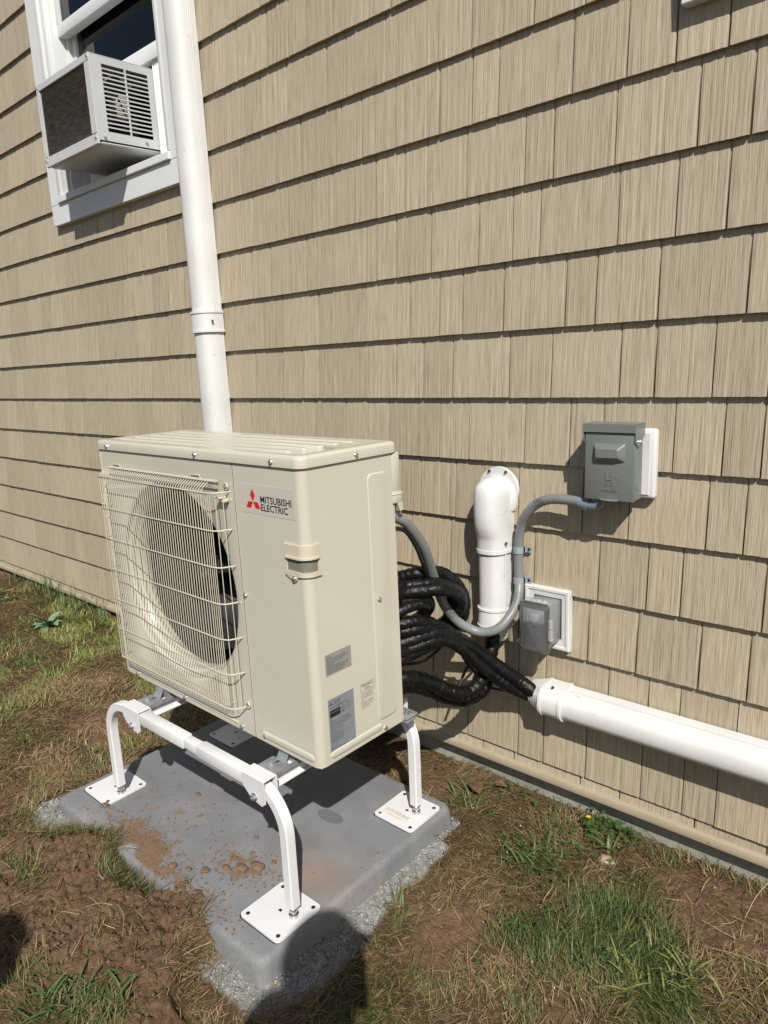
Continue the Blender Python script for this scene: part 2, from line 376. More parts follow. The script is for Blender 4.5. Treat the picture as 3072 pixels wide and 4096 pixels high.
verts = np.stack([GX, GY, H], -1).reshape(-1, 3).astype(np.float32)
ii = np.arange(nv * nu).reshape(nv, nu); quads = np.stack([ii[:-1, :-1], ii[:-1, 1:], ii[1:, 1:], ii[1:, :-1]], -1).reshape(-1, 4)
def fast_mesh(name, verts, faces, colors=None, sm=True, k=4):
    me = bpy.data.meshes.new(name); nf = len(faces)
    me.vertices.add(len(verts)); me.vertices.foreach_set('co', np.ascontiguousarray(verts, np.float32).ravel())
    me.loops.add(nf * k); me.loops.foreach_set('vertex_index', np.ascontiguousarray(faces, np.int32).ravel())
    me.polygons.add(nf); me.polygons.foreach_set('loop_start', np.arange(0, nf * k, k, dtype=np.int32)); me.polygons.foreach_set('loop_total', np.full(nf, k, np.int32))
    me.update(calc_edges=True)
    if sm: me.polygons.foreach_set('use_smooth', np.ones(nf, bool))
    if colors is not None:
        a = me.color_attributes.new('Col', 'FLOAT_COLOR', 'POINT'); c4 = np.ones((len(verts), 4), np.float32); c4[:, :3] = colors; a.data.foreach_set('color', c4.ravel())
    return me
go = link('ground', fast_mesh('ground', verts, quads, C.reshape(-1, 3)), M['soil']); tag(go, kind='structure')

# ------------------------------------------------------------------ house wall
E_ = .1778; Z0 = 1.2
wall = thing('house_wall', 'tan cedar shake sided house wall behind the heat pump', 'wall', (-1.5, 0, 0))
JN = {7: [-1.34, -1.255, -1.071], 6: [-1.349, -1.211, -1.054, -0.947, -0.867, -0.656, -0.524], 5: [-1.298, -1.19, -1.106, -0.974, -0.791, -0.707, -0.552, -0.367, -0.26, -0.078, 0.053],
 4: [-1.35, -1.238, -1.047, -0.924, -0.74, -0.656, -0.525, -0.369, -0.261, -0.182, 0.023, 0.154, 0.262, 0.368], 3: [-1.297, -1.192, -1.006, -0.872, -0.792, -0.611, -0.499, -0.417, -0.284, -0.106, -0.027, 0.131, 0.313, 0.42],
 2: [-1.347, -1.224, -1.12, -0.931, -0.805, -0.623, -0.542, -0.41, -0.25, -0.143, -0.064, 0.142, 0.275, 0.382], 1: [-1.357, -1.176, -1.073, -0.889, -0.677, -0.497, -0.387, -0.306, -0.173, 0.008, 0.089, 0.242, 0.432],
 0: [-1.246, -1.093, -0.989, -0.905, -0.69, -0.559, -0.453, -0.346, -0.156, -0.03, 0.154, 0.24, 0.371, 0.484], -1: [-0.399, -0.294, -0.109, 0.023, 0.114, 0.29, 0.4, 0.481], -2: [-0.479, -0.345, -0.129, 0.062, 0.187, 0.373, 0.456],
 -3: [-0.524, -0.369, -0.25, -0.08, 0.109, 0.239, 0.322, 0.505], -4: [-0.306, -0.131, 0.083, 0.217, 0.373, 0.484], -5: [-0.449, -0.28, -0.133, -0.045, 0.142, 0.251, 0.332, 0.466], -6: [-0.442, -0.318, -0.135, -0.051, 0.083, 0.24, 0.349, 0.429]}
XL, XR = -6.2, 2.6
def fill(a, b, rnd):
    out = []; x = a
    while x < b - .07:
        x += rnd.uniform(.085, .24)
        if x < b - .06: out.append(x)
    return out
rs = random.Random(3); SH = []
WINX0, WINX1, WINZ0 = -2.632, -1.530, 2.010          # outer edges of the window trim
for k in range(-6, 18):
    js = JN.get(k, [])
    xs = fill(XL, js[0], rs) + js + fill(js[-1], XR, rs) if js else fill(XL, XR, rs)
    xs = [XL] + xs + [XR]; z = Z0 + k * E_
    for a, b in zip(xs[:-1], xs[1:]):
        if z + .02 > 2.08 and z < 3.6:                               # cut for the window opening
            i0, i1 = WINX0 + .04, WINX1 - .04
            for c, d in ((a, min(b, i0)), (max(a, i1), b)):
                if d - c > .01: SH.append((k, c, d, z))
        else: SH.append((k, a, b, z))
def shingle_geo(a, b, z, r):
    """front face of irregular vertical ridges, tapering back to the top; bottom butt edge and two side edges"""
    gap = r.choice([.003, .004, .005, .006]); a += gap * .5; b -= gap * .5; n = max(3, int((b - a) / .0058)); n = min(n, 22)
    xs = [a] + sorted(a + (b - a) * (i + r.uniform(-.3, .3)) / n for i in range(1, n)) + [b]
    y0 = r.uniform(-.0012, .0012); zt = z + E_ + .012; zb = z + r.uniform(-.0006, .0006); V = []; F = []
    for i, x in enumerate(xs):
        j = r.uniform(-.0006, .0006) if 0 < i < n else .0008
        V += [(x, y0 + j, zb + r.uniform(-.0006, .0006)), (x, .0142 + j * .5, zt)]
    F = [(2 * i, 2 * i + 2, 2 * i + 3, 2 * i + 1) for i in range(n)]
    m_ = len(V); V += [(a, .0150, zb + .001), (b, .0150, zb + .001), (a, .0156, zt), (b, .0156, zt)]
    F += [tuple([2 * i for i in range(n, -1, -1)] + [m_, m_ + 1]), (0, 1, m_ + 2, m_), (2 * n, m_ + 1, m_ + 3, 2 * n + 1)]
    return V, F
def proj(X):
    d = Vector(X) - CAM; zz = d.dot(CW)
    if zz <= .05: return None
    return (768 / 2 + FPX / 4 * d.dot(CR) / zz, 512 - FPX / 4 * d.dot(CU) / zz)
UB = ((-1.06, -.76, .43), (-.17, -.44, 1.13))
def hidden(X):
    d = Vector(X) - CAM; t0, t1 = 0, 1
    for i in range(3):
        if abs(d[i]) < 1e-9: continue
        a, b = sorted(((UB[0][i] - CAM[i]) / d[i], (UB[1][i] - CAM[i]) / d[i])); t0 = max(t0, a); t1 = min(t1, b)
    return t0 < t1
sc = []
for i, (k, a, b, z) in enumerate(SH):
    q = [proj((x, 0, zz)) for x in (a, b) for zz in (z, z + E_)]
    if any(p is None for p in q): sc.append((0, i)); continue
    us_ = [min(max(p[0], 0), 768) for p in q]; vs_ = [min(max(p[1], 0), 1024) for p in q]
    ar = (max(us_) - min(us_)) * (max(vs_) - min(vs_))
    if hidden(((a + b) / 2, 0, z + E_ / 2)): ar *= .02
    sc.append((ar, i))
top300 = set(i for _, i in sorted(sc, reverse=True)[:300])
def add_rnd(me, vals):
    a = me.attributes.new('rnd', 'FLOAT_VECTOR', 'POINT'); a.data.foreach_set('vector', np.ascontiguousarray(vals, np.float32).ravel())
RV, RF, RA = [], [], []
for i, (k, a, b, z) in enumerate(SH):
    V, F = shingle_geo(a, b, z, rs); rv = rs.random()
    if i in top300:
        me = bpy.data.meshes.new('shingle'); me.from_pydata(V, [], F); me.update(); add_rnd(me, [(rv, rv, rv)] * len(V)); link('shingle', me, M['siding'], wall)
    else:
        n0 = len(RV); RV += V; RF += [tuple(n0 + q for q in f) for f in F]; RA += [(rv, rv, rv)] * len(V)
me = bpy.data.meshes.new('far_shingles'); me.from_pydata(RV, [], RF); me.update(); add_rnd(me, RA); tag(link('far_shingles', me, M['siding'], wall), kind='stuff')
# panel base seen in the joints, course by course
b = MB()
for k in range(-7, 18):
    z = Z0 + k * E_ + .0025
    segs = [(XL, XR)] if (z + E_ < 2.09 or z > 3.6) else [(XL, WINX0 + .04), (WINX1 - .04, XR)]
    for a, c in segs:
        zb = max(z, .098)
        b.add([(a, .0135, zb), (c, .0135, zb), (c, .0156, z + E_), (a, .0156, z + E_)], [(0, 1, 2, 3)])
        b.add([(a, .0135, z), (c, .0135, z), (c, .0150, z), (a, .0150, z)], [(0, 3, 2, 1)] if k > -7 else [])
me = b.build('siding_base', M['siding'], wall, recalc=False).data; add_rnd(me, [(.4, .4, .4)] * len(me.vertices))
# short starter shingles below the last course
xs = [XL] + fill(XL, XR, rs) + [XR]; V0, F0, A0 = [], [], []
for a, c in zip(xs[:-1], xs[1:]):
    V, F = shingle_geo(a, c, .099, rs); V = [(x, y * .5 + .0045, min(z, .14)) for x, y, z in V]; rv = rs.random(); n0 = len(V0); V0 += V; F0 += [tuple(n0 + q for q in f) for f in F]; A0 += [(rv,) * 3] * len(V)
me = bpy.data.meshes.new('starter_course'); me.from_pydata(V0, [], F0); me.update(); add_rnd(me, A0); link('starter_course', me, M['siding'], wall)
prof = [(.010, .1015), (-.0035, .1005), (-.0055, .0985), (-.0065, .0790), (-.0055, .0755), (-.003, .0740), (.049, .0740), (.049, .1015)]
MB().prism(prof, lambda p: (XL, p[0], p[1]), lambda p: (XR, p[0], p[1])).build('drip_strip', M['trimtan'], wall, sm=50)
MB().box((XL, .034, -.35), (XR, .25, .0738)).build('foundation', M['concrete'], wall)
b = MB(); b.box((XL, .017, .075), (WINX0 + .05, .2, 4.36)); b.box((WINX1 - .05, .017, .075), (XR, .2, 4.36)); b.box((WINX0 + .05, .017, .075), (WINX1 - .05, .2, WINZ0 + .04)); b.box((WINX0 + .05, .017, 3.64), (WINX1 - .05, .2, 4.36))
b.build('sheathing', M['trimtan'], wall)

# ------------------------------------------------------------------ windows
WX0, WX1, WZ0, WZ1 = WINX0, WINX1, WINZ0, 3.62
win = thing('window', 'white double hung window holding the window air conditioner at upper left', 'window', ((WX0 + WX1) / 2, 0, WZ0))
T = .088
b = MB()
b.bbox((WX0, -.022, WZ0 + T + .001), (WX0 + T, .02, WZ1), .002); b.build('side_casing', M['whitetrim'], win)
MB().bbox((WX1 - T + .008, -.022, WZ0 + T + .001), (WX1, .02, WZ1), .002).build('side_casing', M['whitetrim'], win)
MB().bbox((WX0, -.022, WZ0), (WX1, .02, WZ0 + T), .002).build('bottom_casing', M['whitetrim'], win)
MB().bbox((WX0 + .001, -.022, WZ1 + .001), (WX1 - .001, .02, WZ1 + T), .002).build('top_casing', M['whitetrim'], win)
IX0, IX1 = WX0 + T, WX1 - T + .008
b = MB().bbox((IX0 + .001, -.034, WZ0 + T + .001), (IX1 - .001, .19, WZ0 + T + .030), .003); b.v = [(x, y, z + max(0, y + .02) * .20 if z > WZ0 + T + .015 else z) for x, y, z in b.v]; b.build('sill', M['whitetrim'], win)
# stepped jambs
for sgn, x0 in ((1, IX0 + .0005), (-1, IX1 - .0005)):
    k = .55 if sgn < 0 else 1
    b = MB(); zb = WZ0 + T + .033
    b.bbox((x0, -.026, zb), (x0 + sgn * .030 * k, .19, WZ1 - .001), .003); b.bbox((x0 + sgn * .0305 * k, -.016, zb), (x0 + sgn * .062 * k, .19, WZ1 - .001), .002)
    b.bbox((x0 + sgn * .0625 * k, .008, zb), (x0 + sgn * .078 * k, .19, WZ1 - .001), .002); b.bbox((x0 + sgn * .0785 * k, .062, zb), (x0 + sgn * .092 * k, .19, WZ1 - .001), .002)
    b.build('jamb', M['whitetrim'], win, sm=35)
# upper sash (outer plane) and raised lower sash (inner plane)
SX0, SX1 = IX0 + .063, IX1 - .036; MZ = 2.780
us = MB().bbox((SX0, .030, MZ), (SX1, .072, MZ + .050), .003); us.bbox((SX0, .030, MZ + .0505), (SX0 + .038, .072, WZ1 - .002), .003); us.bbox((SX1 - .038, .030, MZ + .0505), (SX1, .072, WZ1 - .002), .003)
us = us.build('upper_sash', M['whitetrim'], win, sm=35)
MB().box((SX0 + .03, .046, MZ + .045), (SX1 - .03, .050, WZ1 - .003)).build('pane', M['glass'], us)
LZ = 2.530
ls = MB().bbox((SX0 + .02, .082, LZ), (SX1 - .002, .118, LZ + .058), .003); ls.bbox((SX0 + .02, .082, LZ + .0585), (SX0 + .058, .118, WZ1 - .1), .003); ls.bbox((SX1 - .040, .082, LZ + .0585), (SX1 - .002, .118, WZ1 - .1), .003)
ls = ls.build('lower_sash', M['whitetrim'], win, sm=35)
MB().box((SX0 + .055, .096, LZ + .05), (SX1 - .037, .100, WZ1 - .101)).build('pane', M['glass'], ls)
b = MB(); b.box((WX0, .205, WZ0 - .1), (WX1, 1.4, WZ0 - .02)); b.box((WX0 - .5, 1.4, WZ0 - .1), (WX1 + .5, 1.42, WZ1 + .3)); b.box((WX0 - .52, .205, WZ0 - .1), (WX0 - .5, 1.4, WZ1 + .3)); b.box((WX1 + .5, .205, WZ0 - .1), (WX1 + .52, 1.4, WZ1 + .3)); b.box((WX0 - .5, .205, WZ1 + .3), (WX1 + .5, 1.4, WZ1 + .32))
b.build('room_interior', M['room'], win)
cz = []
for i in range(40): cz.append((SX0 + .05 + i * .0065, .165 + .012 * math.sin(i * 1.15) + .004 * math.sin(i * 2.9)))
b = MB(); b.loft([[(x, y, WZ0 + .15) for x, y in cz], [(x, y, WZ1 - .05) for x, y in cz]], False, False, False); b.build('curtain', M['curtain'], win, sm=60)
# accordion panels either side of the air conditioner
def pleats(x0, x1, z0, z1, y):
    n = max(4, int(abs(x1 - x0) / .008)); pr = [(x0 + (x1 - x0) * i / n, y + (.006 if i % 2 else 0)) for i in range(n + 1)]
    return MB().loft([[(x, yy, z0) for x, yy in pr], [(x, yy, z1) for x, yy in pr]], False, False, False)
ACX0, ACX1 = -2.300, -1.854
pleats(ACX1 + .004, SX1, 2.150, LZ - .001, .092).build('side_curtain', M['pleat'], win)
pleats(SX0 + .02, ACX0 - .004, 2.150, LZ - .001, .092).build('side_curtain', M['pleat'], win)

w2 = thing('window', 'white trimmed window whose lower corner shows at the top right edge', 'window', (.62, 0, 2.0))
MB().bbox((.277, -.022, 2.008), (1.35, .012, 2.096), .002).build('bottom_casing', M['whitetrim'], w2)
MB().bbox((.277, -.022, 2.0965), (.365, .012, 3.3), .002).build('side_casing', M['whitetrim'], w2)
MB().bbox((1.262, -.022, 2.0965), (1.35, .012, 3.3), .002).build('side_casing', M['whitetrim'], w2)
MB().box((.3655, -.006, 2.0965), (1.2615, -.002, 3.3)).build('pane', mat('dark_pane', (.02, .03, .05), .05), w2)

# ------------------------------------------------------------------ window air conditioner
ac = thing('window_air_conditioner', 'light grey window air conditioner jutting out of the upper left window', 'air conditioner', ((ACX0 + ACX1) / 2, -.12, 2.14))
YF, YB = -.176, .20
def ty(z, y): return z + y * .03 + .003       # slight outward tilt
def tb(a, c, r=.002):
    t = MB().bbox(a, c, r, 1); t.v = [(x, y, ty(z, y)) for x, y, z in t.v]; return t
def merge(*L):
    m_ = MB()
    for q in L: m_.add(q.v, q.f)
    return m_
AZ0, AZ1 = 2.193, 2.499
# casing: top, two louvred sides, base pan
top_ = tb((ACX0, YF, AZ1 - .003), (ACX1, YB, AZ1)); top_.build('top_cover', M['acgrey'], ac)
def louvre_side(x):
    L = []; th = .0015; x0, x1 = x - th / 2, x + th / 2
    ya, yc = YF + .048, .067; ym = (ya + yc) / 2; za, zb = AZ0 + .038, AZ1 - .030; n = 15
    L += [tb((x0, YF, AZ0 + .004), (x1, ya, AZ1 - .0032), .0004), tb((x0, yc, AZ0 + .004), (x1, YB, AZ1 - .0032), .0004), tb((x0, ya, AZ0 + .004), (x1, yc, za), .0004), tb((x0, ya, zb), (x1, yc, AZ1 - .0032), .0004), tb((x0, ym - .004, za), (x1, ym + .004, zb), .0004)]
    st = (zb - za) / n
    for i in range(1, n): L.append(tb((x0 - .001, ya, za + i * st - .0028), (x1 + .001, yc, za + i * st + .0028), .0008))
    return merge(*L)
louvre_side(ACX1 - .001).build('louvred_side', M['acgrey'], ac); louvre_side(ACX0 + .001).build('louvred_side', M['acgrey'], ac)
bp_ = tb((ACX0 + .002, YF + .012, AZ0 - .012), (ACX1 - .002, YB, AZ0 + .003), .01)
bp_.v = [(x, y, z + .0) for x, y, z in bp_.v]; bp_ = bp_.build('base_pan', M['acgrey'], ac, sm=40)
b = merge(tb((ACX0, YF - .001, AZ0 - .012), (ACX1, YF + .010, AZ0 + .028), .003), tb((ACX0, YF - .001, AZ1 - .026), (ACX1, YF + .008, AZ1 + .001), .002), tb((ACX0, YF - .001, AZ0 + .029), (ACX0 + .016, YF + .008, AZ1 - .027), .001), tb((ACX1 - .040, YF - .001, AZ0 + .029), (ACX1, YF + .008, AZ1 - .027), .001))
b.build('rear_frame', M['acgrey'], ac)
tb((ACX0 + .014, YF + .009, AZ0 + .02), (ACX1 - .038, YF + .03, AZ1 - .02), .001).build('condenser_coil', M['fins'], ac)
fl = MB(); nfin = 70
for i in range(nfin):
    z = AZ0 + .031 + (AZ1 - AZ0 - .060) * i / nfin; fl.add([(x, y, ty(zz, y)) for x, y, zz in ((ACX0 + .016, YF + .0085, z), (ACX1 - .040, YF + .0085, z), (ACX1 - .040, YF + .006, z + .0018), (ACX0 + .016, YF + .006, z + .0018))], [(0, 1, 2, 3)])
tag(fl.build('coil_fins', M['fins'], ac), kind='stuff')
# innards seen through the louvres
b = MB().disc((-1.96, -.10, 2.34), (0, 1, 0), .085, .02, 20); b.bbox((-2.15, .0, 2.21), (-1.96, .07, 2.42), .01)
b.tube(catmull([(-1.93, -.11, 2.26), (-1.89, -.08, 2.41), (-1.91, -.03, 2.36), (-1.89, .0, 2.26)]), .004); b.build('compressor', M['fan'], ac, sm=40)
b = MB().bbox((-1.95, -.05, 2.31), (-1.91, .0, 2.40), .004); b.tube(catmull([(-1.89, -.11, 2.42), (-1.88, -.06, 2.45), (-1.89, .01, 2.43)]), .004); b.build('copper_pipe', mat('bright_pipe', (.55, .50, .42), .4, .5), ac, sm=40)
for p in ((ACX1 + .001, YF + .03, AZ0 + .014), (ACX1 + .001, YF + .21, AZ0 + .02)): hexscrew(ac, (p[0], p[1], ty(p[2], p[1])), (1, 0, 0), .004, False)
for p in ((ACX1 - .012, YF - .001, AZ1 - .012), (ACX1 - .012, YF - .001, AZ0 + .012), (ACX0 + .008, YF - .001, AZ0 + .012), (ACX0 + .004, YF - .001, AZ1 - .012)): hexscrew(ac, (p[0], p[1], ty(p[2], p[1])), (0, -1, 0), .004, False)

# ------------------------------------------------------------------ white line covers
def dprof(cx, wd, dp, y0=0., n=18, e=2.7, flange=True):
    pts = []
    for i in range(n + 1):
        t = math.pi * i / n; c, s_ = math.cos(t), math.sin(t)
        pts.append((cx - wd / 2 * math.copysign(abs(c) ** (2 / e), c), y0 - dp * abs(s_) ** (2 / e)))
    return pts
def vduct(levels, name, m, parent, sm=50, caps=True):
    """levels: list of (z, centre x, width, depth)"""
    rings = []
    for z, cx, wd, dp in levels: rings.append([(x, y, z) for x, y in dprof(cx, wd, dp)])
    return MB().loft(rings, caps, caps).build(name, m, parent, sm=sm)
dl = thing('line_cover', 'tall white line set cover running up the wall behind the heat pump', 'line cover', (-1.47, 0, .3))
vduct([(.30, -1.468, .116, .078), (1.455, -1.468, .116, .078)], 'duct', M['white'], dl)
vduct([(1.526, -1.468, .116, .078), (4.3, -1.468, .116, .078)], 'duct', M['white'], dl)
vduct([(1.4505, -1.468, .134, .086), (1.459, -1.468, .134, .086), (1.4592, -1.468, .128, .083), (1.5205, -1.468, .128, .083), (1.5207, -1.468, .134, .086), (1.529, -1.468, .134, .086)], 'coupling', M['white'], dl)
def ridge(z0, z1, x, y, p, n=1): MB().bbox((x - .0018, y - .0022, z0), (x + .0018, y + .003, z1), .001, 1).build('seam_ridge', M['white'], p)
ridge(.31, 1.449, -1.4118, -.030, dl); ridge(1.531, 4.29, -1.4118, -.030, dl); ridge(.31, 1.449, -1.4115, -.022, dl); ridge(1.531, 4.29, -1.4115, -.022, dl)
hexscrew(dl, (-1.404, -.052, 1.49), (1, -.2, 0), .0035, False, m='brass')

de = thing('line_cover', 'short white line set cover with rounded wall elbow below grey box', 'line cover', (-.19, 0, .5))
vduct([(.598, -.189, .090, .074), (.795, -.189, .090, .074)], 'duct', M['white'], de)
ridge(.605, .77, -.1455, -.040, de)
L = [(.768, -.189, .101, .081), (.778, -.189, .101, .081), (.7782, -.189, .097, .079), (.806, -.189, .096, .080), (.816, -.1888, .094, .083), (.832, -.1885, .0945, .090), (.852, -.1885, .095, .0955), (.885, -.1885, .0955, .098), (.925, -.188, .0955, .098), (.937, -.188, .095, .097), (.947, -.188, .0925, .095), (.956, -.188, .088, .093), (.964, -.188, .079, .087), (.971, -.188, .067, .079), (.9765, -.188, .053, .070), (.980, -.188, .038, .060), (.982, -.188, .022, .050)]
el = vduct(L, 'elbow', M['white'], de, sm=60)
MB().disc((-.189, .004, .944), (0, -1, 0), .0635, .011, 48, .0625).build('wall_flange', M['white'], de, sm=40)
vduct([(.885, -.186, .100, .030), (.90, -.186, .114, .030), (.935, -.186, .114, .030), (.955, -.187, .104, .026), (.972, -.188, .08, .018)], 'elbow_skirt', M['white'], de, sm=60)
for dx in (-.027, .027): hexscrew(de, (-.189 + dx, -.008, .944 + .050), (0, -1, 0), .0033, False, m='brass')
hexscrew(de, (-.1405, -.045, .799), (1, -.4, 0), .003, False, m='brass')
b = MB().loft([[(x, y, z) for x, y in dprof(-.189, wd, dp)] for z, wd, dp in ((.597, .100, .080), (.603, .100, .080))]); b.build('collar', M['white'], de, sm=50)
vduct([(.551, -.189, .099, .080), (.5968, -.189, .094, .077)], 'end_cap', M['white'], de)
lv = [(.548, .102, .082), (.552, .102, .082)]
for i in range(5):
    z = .5475 - i * .0105; k = 1 - .095 * i; lv = [(z - .0100, .092 * (k - .09), .074 * (k - .07)), (z - .0012, .092 * k, .074 * k), (z, .092 * k + .002, .074 * k + .001)] + lv
vduct([(z, -.189, a, c) for z, a, c in lv], 'ribbed_cone', M['white'], de, sm=25)

dh = thing('line_cover', 'white line set cover running level along the wall at lower right', 'line cover', (.6, 0, .32))
ZC = .3615
def hduct(levels, name, m, parent, sm=50):
    return MB().loft([[(x, y, z) for z, y in dprof(ZC + o, wd, dp)] for x, o, wd, dp in levels]).build(name, m, parent, sm=sm)
hduct([(.045, 0, .087, .078), (2.5, 0, .087, .078)], 'duct', M['white'], dh)
for yy in (-.026, -.034): MB().bbox((.052, yy - .0014, ZC + .0415), (2.5, yy + .0014, ZC + .0452), .001, 1).build('seam_ridge', M['white'], dh)
hduct([(-.022, 0, .098, .084), (-.014, 0, .0985, .0845), (-.0138, 0, .095, .082), (.038, 0, .095, .082), (.0382, 0, .0995, .085), (.046, 0, .0995, .085)], 'coupling', M['white'], dh)
lv = [(-.0222, 0, .096, .082)]
for i in range(5):
    x = -.0225 - i * .0108; k = 1 - .075 * i; lv += [(x, 0, .092 * k + .002, .078 * k + .001), (x - .001, 0, .092 * k, .078 * k), (x - .0104, 0, .092 * (k - .06), .078 * (k - .045))]
hduct(lv, 'ribbed_cone', M['white'], dh, sm=25)
hexscrew(dh, (.010, -.052, ZC + .047), (0, -.5, 1), .003, False, m='brass')

# ------------------------------------------------------------------ grey conduit
cp = [(-.208, -.470, .959), (-.206, -.440, .945), (-.201, -.400, .919), (-.208, -.330, .842), (-.230, -.260, .733), (-.232, -.220, .654), (-.220, -.180, .597), (-.192, -.150, .567), (-.160, -.135, .560), (-.122, -.120, .575),
      (-.103, -.090, .605), (-.100, -.055, .637), (-.108, -.030, .671), (-.113, -.022, .690), (-.114, -.022, .743), (-.113, -.022, .780), (-.110, -.024, .817), (-.100, -.030, .856), (-.078, -.038, .890), (-.048, -.042, .919),
      (-.009, -.046, .937), (.035, -.050, .942), (.071, -.052, .941), (.096, -.054, .937)]
co = thing('flexible_conduit', 'grey flexible electrical conduit looping from heat pump up to grey box', 'conduit', (-.11, -.02, .56))
cpts = catmull(cp, 10); L = len(cpts)
MB().tube(cpts, .0132, 14, rfn=lambda t: .0132 + .00022 * math.sin(t * 900)).build('hose', M['conduit'], co, sm=60)
b = MB().tube([(.082, -.0525, .9395), (.108, -.0545, .935)], .0160, 16); b.build('connector', M['fitting'], co, sm=40)
b = MB().tube(catmull([(.104, -.0545, .9355), (.122, -.0555, .9355), (.136, -.0555, .943), (.142, -.0555, .960)], 6), .0128, 14); b.build('connector_elbow', M['fitting'], co, sm=50)
for z in (.690, .780):
    x = -.1135; b = MB(); pr = []
    for i in range(9): t = math.pi * i / 8; pr.append((x - .0148 * math.cos(t), -.022 - .0148 * math.sin(t)))
    pr = [(x - .026, -.0025), (x - .0165, -.003), (x - .0148, -.012)] + pr + [(x + .0148, -.012), (x + .0165, -.003), (x + .022, -.0025)]
    b.loft([[(a, c - .0012, z - .0095) for a, c in pr] + [(a * 1., c + .0012, z - .0095) for a, c in pr[::-1]], [(a, c - .0012, z + .0095) for a, c in pr] + [(a, c + .0012, z + .0095) for a, c in pr[::-1]]])
    st_ = b.build('pipe_strap', M['strap'], co, sm=40)
    MB().disc((x + .0235, -.0040, z), (0, -1, 0), .0095, .0022, 20).build('strap_ear', M['strap'], st_, sm=30)
    MB().disc((x + .0235, -.0062, z), (0, -1, 0), .0038, .0018, 12).build('screw', M['fan'], st_)
def conduit_print(i0, lines, rows, sgn):
    p = cpts[i0]; t = (cpts[i0 + 1] - cpts[i0 - 1]).normalized(); v = (CAM - p).normalized(); n = (v - t * v.dot(t)).normalized(); s = t.cross(n) * sgn
    for k, s_ in enumerate(lines):
        q = p + n * .01345 + t * (k - len(lines) / 2) * .0078; text('printed_marking', s_, .0072, q - s * .0085, s, -t * sgn if sgn > 0 else t, M['ink'], hose_, local=False, xs=.85, res=1)
hose_ = [o for o in COL.objects if o.name.startswith('hose')][0]
def near(pt): return min(range(1, L - 1), key=lambda i: (cpts[i] - Vector(pt)).length)
conduit_print(near((-.103, -.05, .645)), ['1/24_19', '(UL) E123', 'OUTDOOR', 'RY 60C', '1/2"'][::-1], 5, -1)
conduit_print(near((-.23, -.2, .635)), ['(177) 1/2', 'DRY 60C', 'IN RES-0', 'FS-(UL)', '04/04/24'][::-1], 5, -1)
conduit_print(near((-.03, -.045, .928)), ['DO YT', 'OUTDOOR', 'NR DES', '(UL) 11'], 4, -1)

# ------------------------------------------------------------------ disconnect box on its mounting block
mb = thing('mounting_block', 'white plastic mounting block behind the grey disconnect box', 'mounting block', (.18, 0, .96))
MB().bbox((.080, -.021, .958), (.2585, .004, 1.127), .008, 3).build('block', M['white'], mb, sm=40)
MB().bbox((.089, -.0235, .967), (.246, -.020, 1.118), .0012, 1).build('raised_face', M['white'], mb)
db = thing('disconnect_box', 'grey green metal electrical disconnect box with flip lid on the wall', 'electrical box', (.19, -.08, .968))
DX0, DX1, DZ0, DZ1, DY0, DY1 = .106, .230, .957, 1.124, -.077, -.024
body = MB().bbox((DX0 + .002, DY0 + .004, DZ0 + .001), (DX1 - .002, DY1, DZ1), .0012, 1).build('box_body', M['enamel'], db)
# front cover with raised window-shaped boss
fc = MB().bbox((DX0, DY0, DZ0), (DX1, DY0 + .012, DZ1 - .003), .002, 2).build('front_cover', M['enamel'], db, sm=30)
o_ = [(.128, 1.096), (.209, 1.097), (.211, 1.050), (.130, 1.048)]; i_ = [(.138, 1.084), (.196, 1.084), (.196, 1.062), (.139, 1.061)]
def rr(q, r, n=4):
    out = []; m_ = len(q)
    for i in range(m_):
        p = Vector(q[i]); a = (Vector(q[i - 1]) - p).normalized(); c = (Vector(q[(i + 1) % m_]) - p).normalized()
        for k in range(n + 1):
            t = k / n; out.append(tuple(p + a * r * (1 - t) ** 2 + c * r * t ** 2))
    return out
MB().loft([[(x - .001, DY0 + .001, z) for x, z in rr(o_, .006)], [(x - .001, DY0 - .0125, z) for x, z in rr(i_, .005)], [(x - .001 + (.168 - x) * .06, DY0 - .0138, z + (1.073 - z) * .1) for x, z in rr(i_, .005)]], False, True).build('raised_boss', M['enamel'], db, sm=30)
# lid: top plate, lip and two side ears
LT = 1.143
b = MB().bbox((DX0 - .004, DY0 - .005, LT - .002), (DX1 + .003, DY1 - .001, LT), .0008, 1)
b.bbox((DX0 - .004, DY0 - .005, DZ1 - .002), (DX1 + .003, DY0 - .0035, LT - .0022), .0006, 1)
for x in (DX0 - .004, DX1 + .0015):
    poly = [(DY0 - .0032, LT - .0022), (DY0 - .0032, DZ1 - .025), (DY0 + .014, DZ1 - .036), (DY0 + .030, DZ1 - .032), (DY0 + .042, DZ1 - .016), (DY1 - .001, DZ1 - .010), (DY1 - .001, LT - .0022)]
    b.prism(poly, lambda p: (x, p[0], p[1]), lambda p: (x + .0015, p[0], p[1]))
b.build('lid', M['enamel'], db)
hexscrew(db, (DX1 + .003, DY0 + .022, DZ1 - .024), (1, 0, 0), .003, False)
b = MB().disc((DX1 - .0022, -.048, .992), (1, 0, 0), .0125, .0012, 24); b.disc((DX1 - .001, -.048, .992), (1, 0, 0), .009, .0006, 24); b.build('knockout', M['enamel'], db, sm=30)
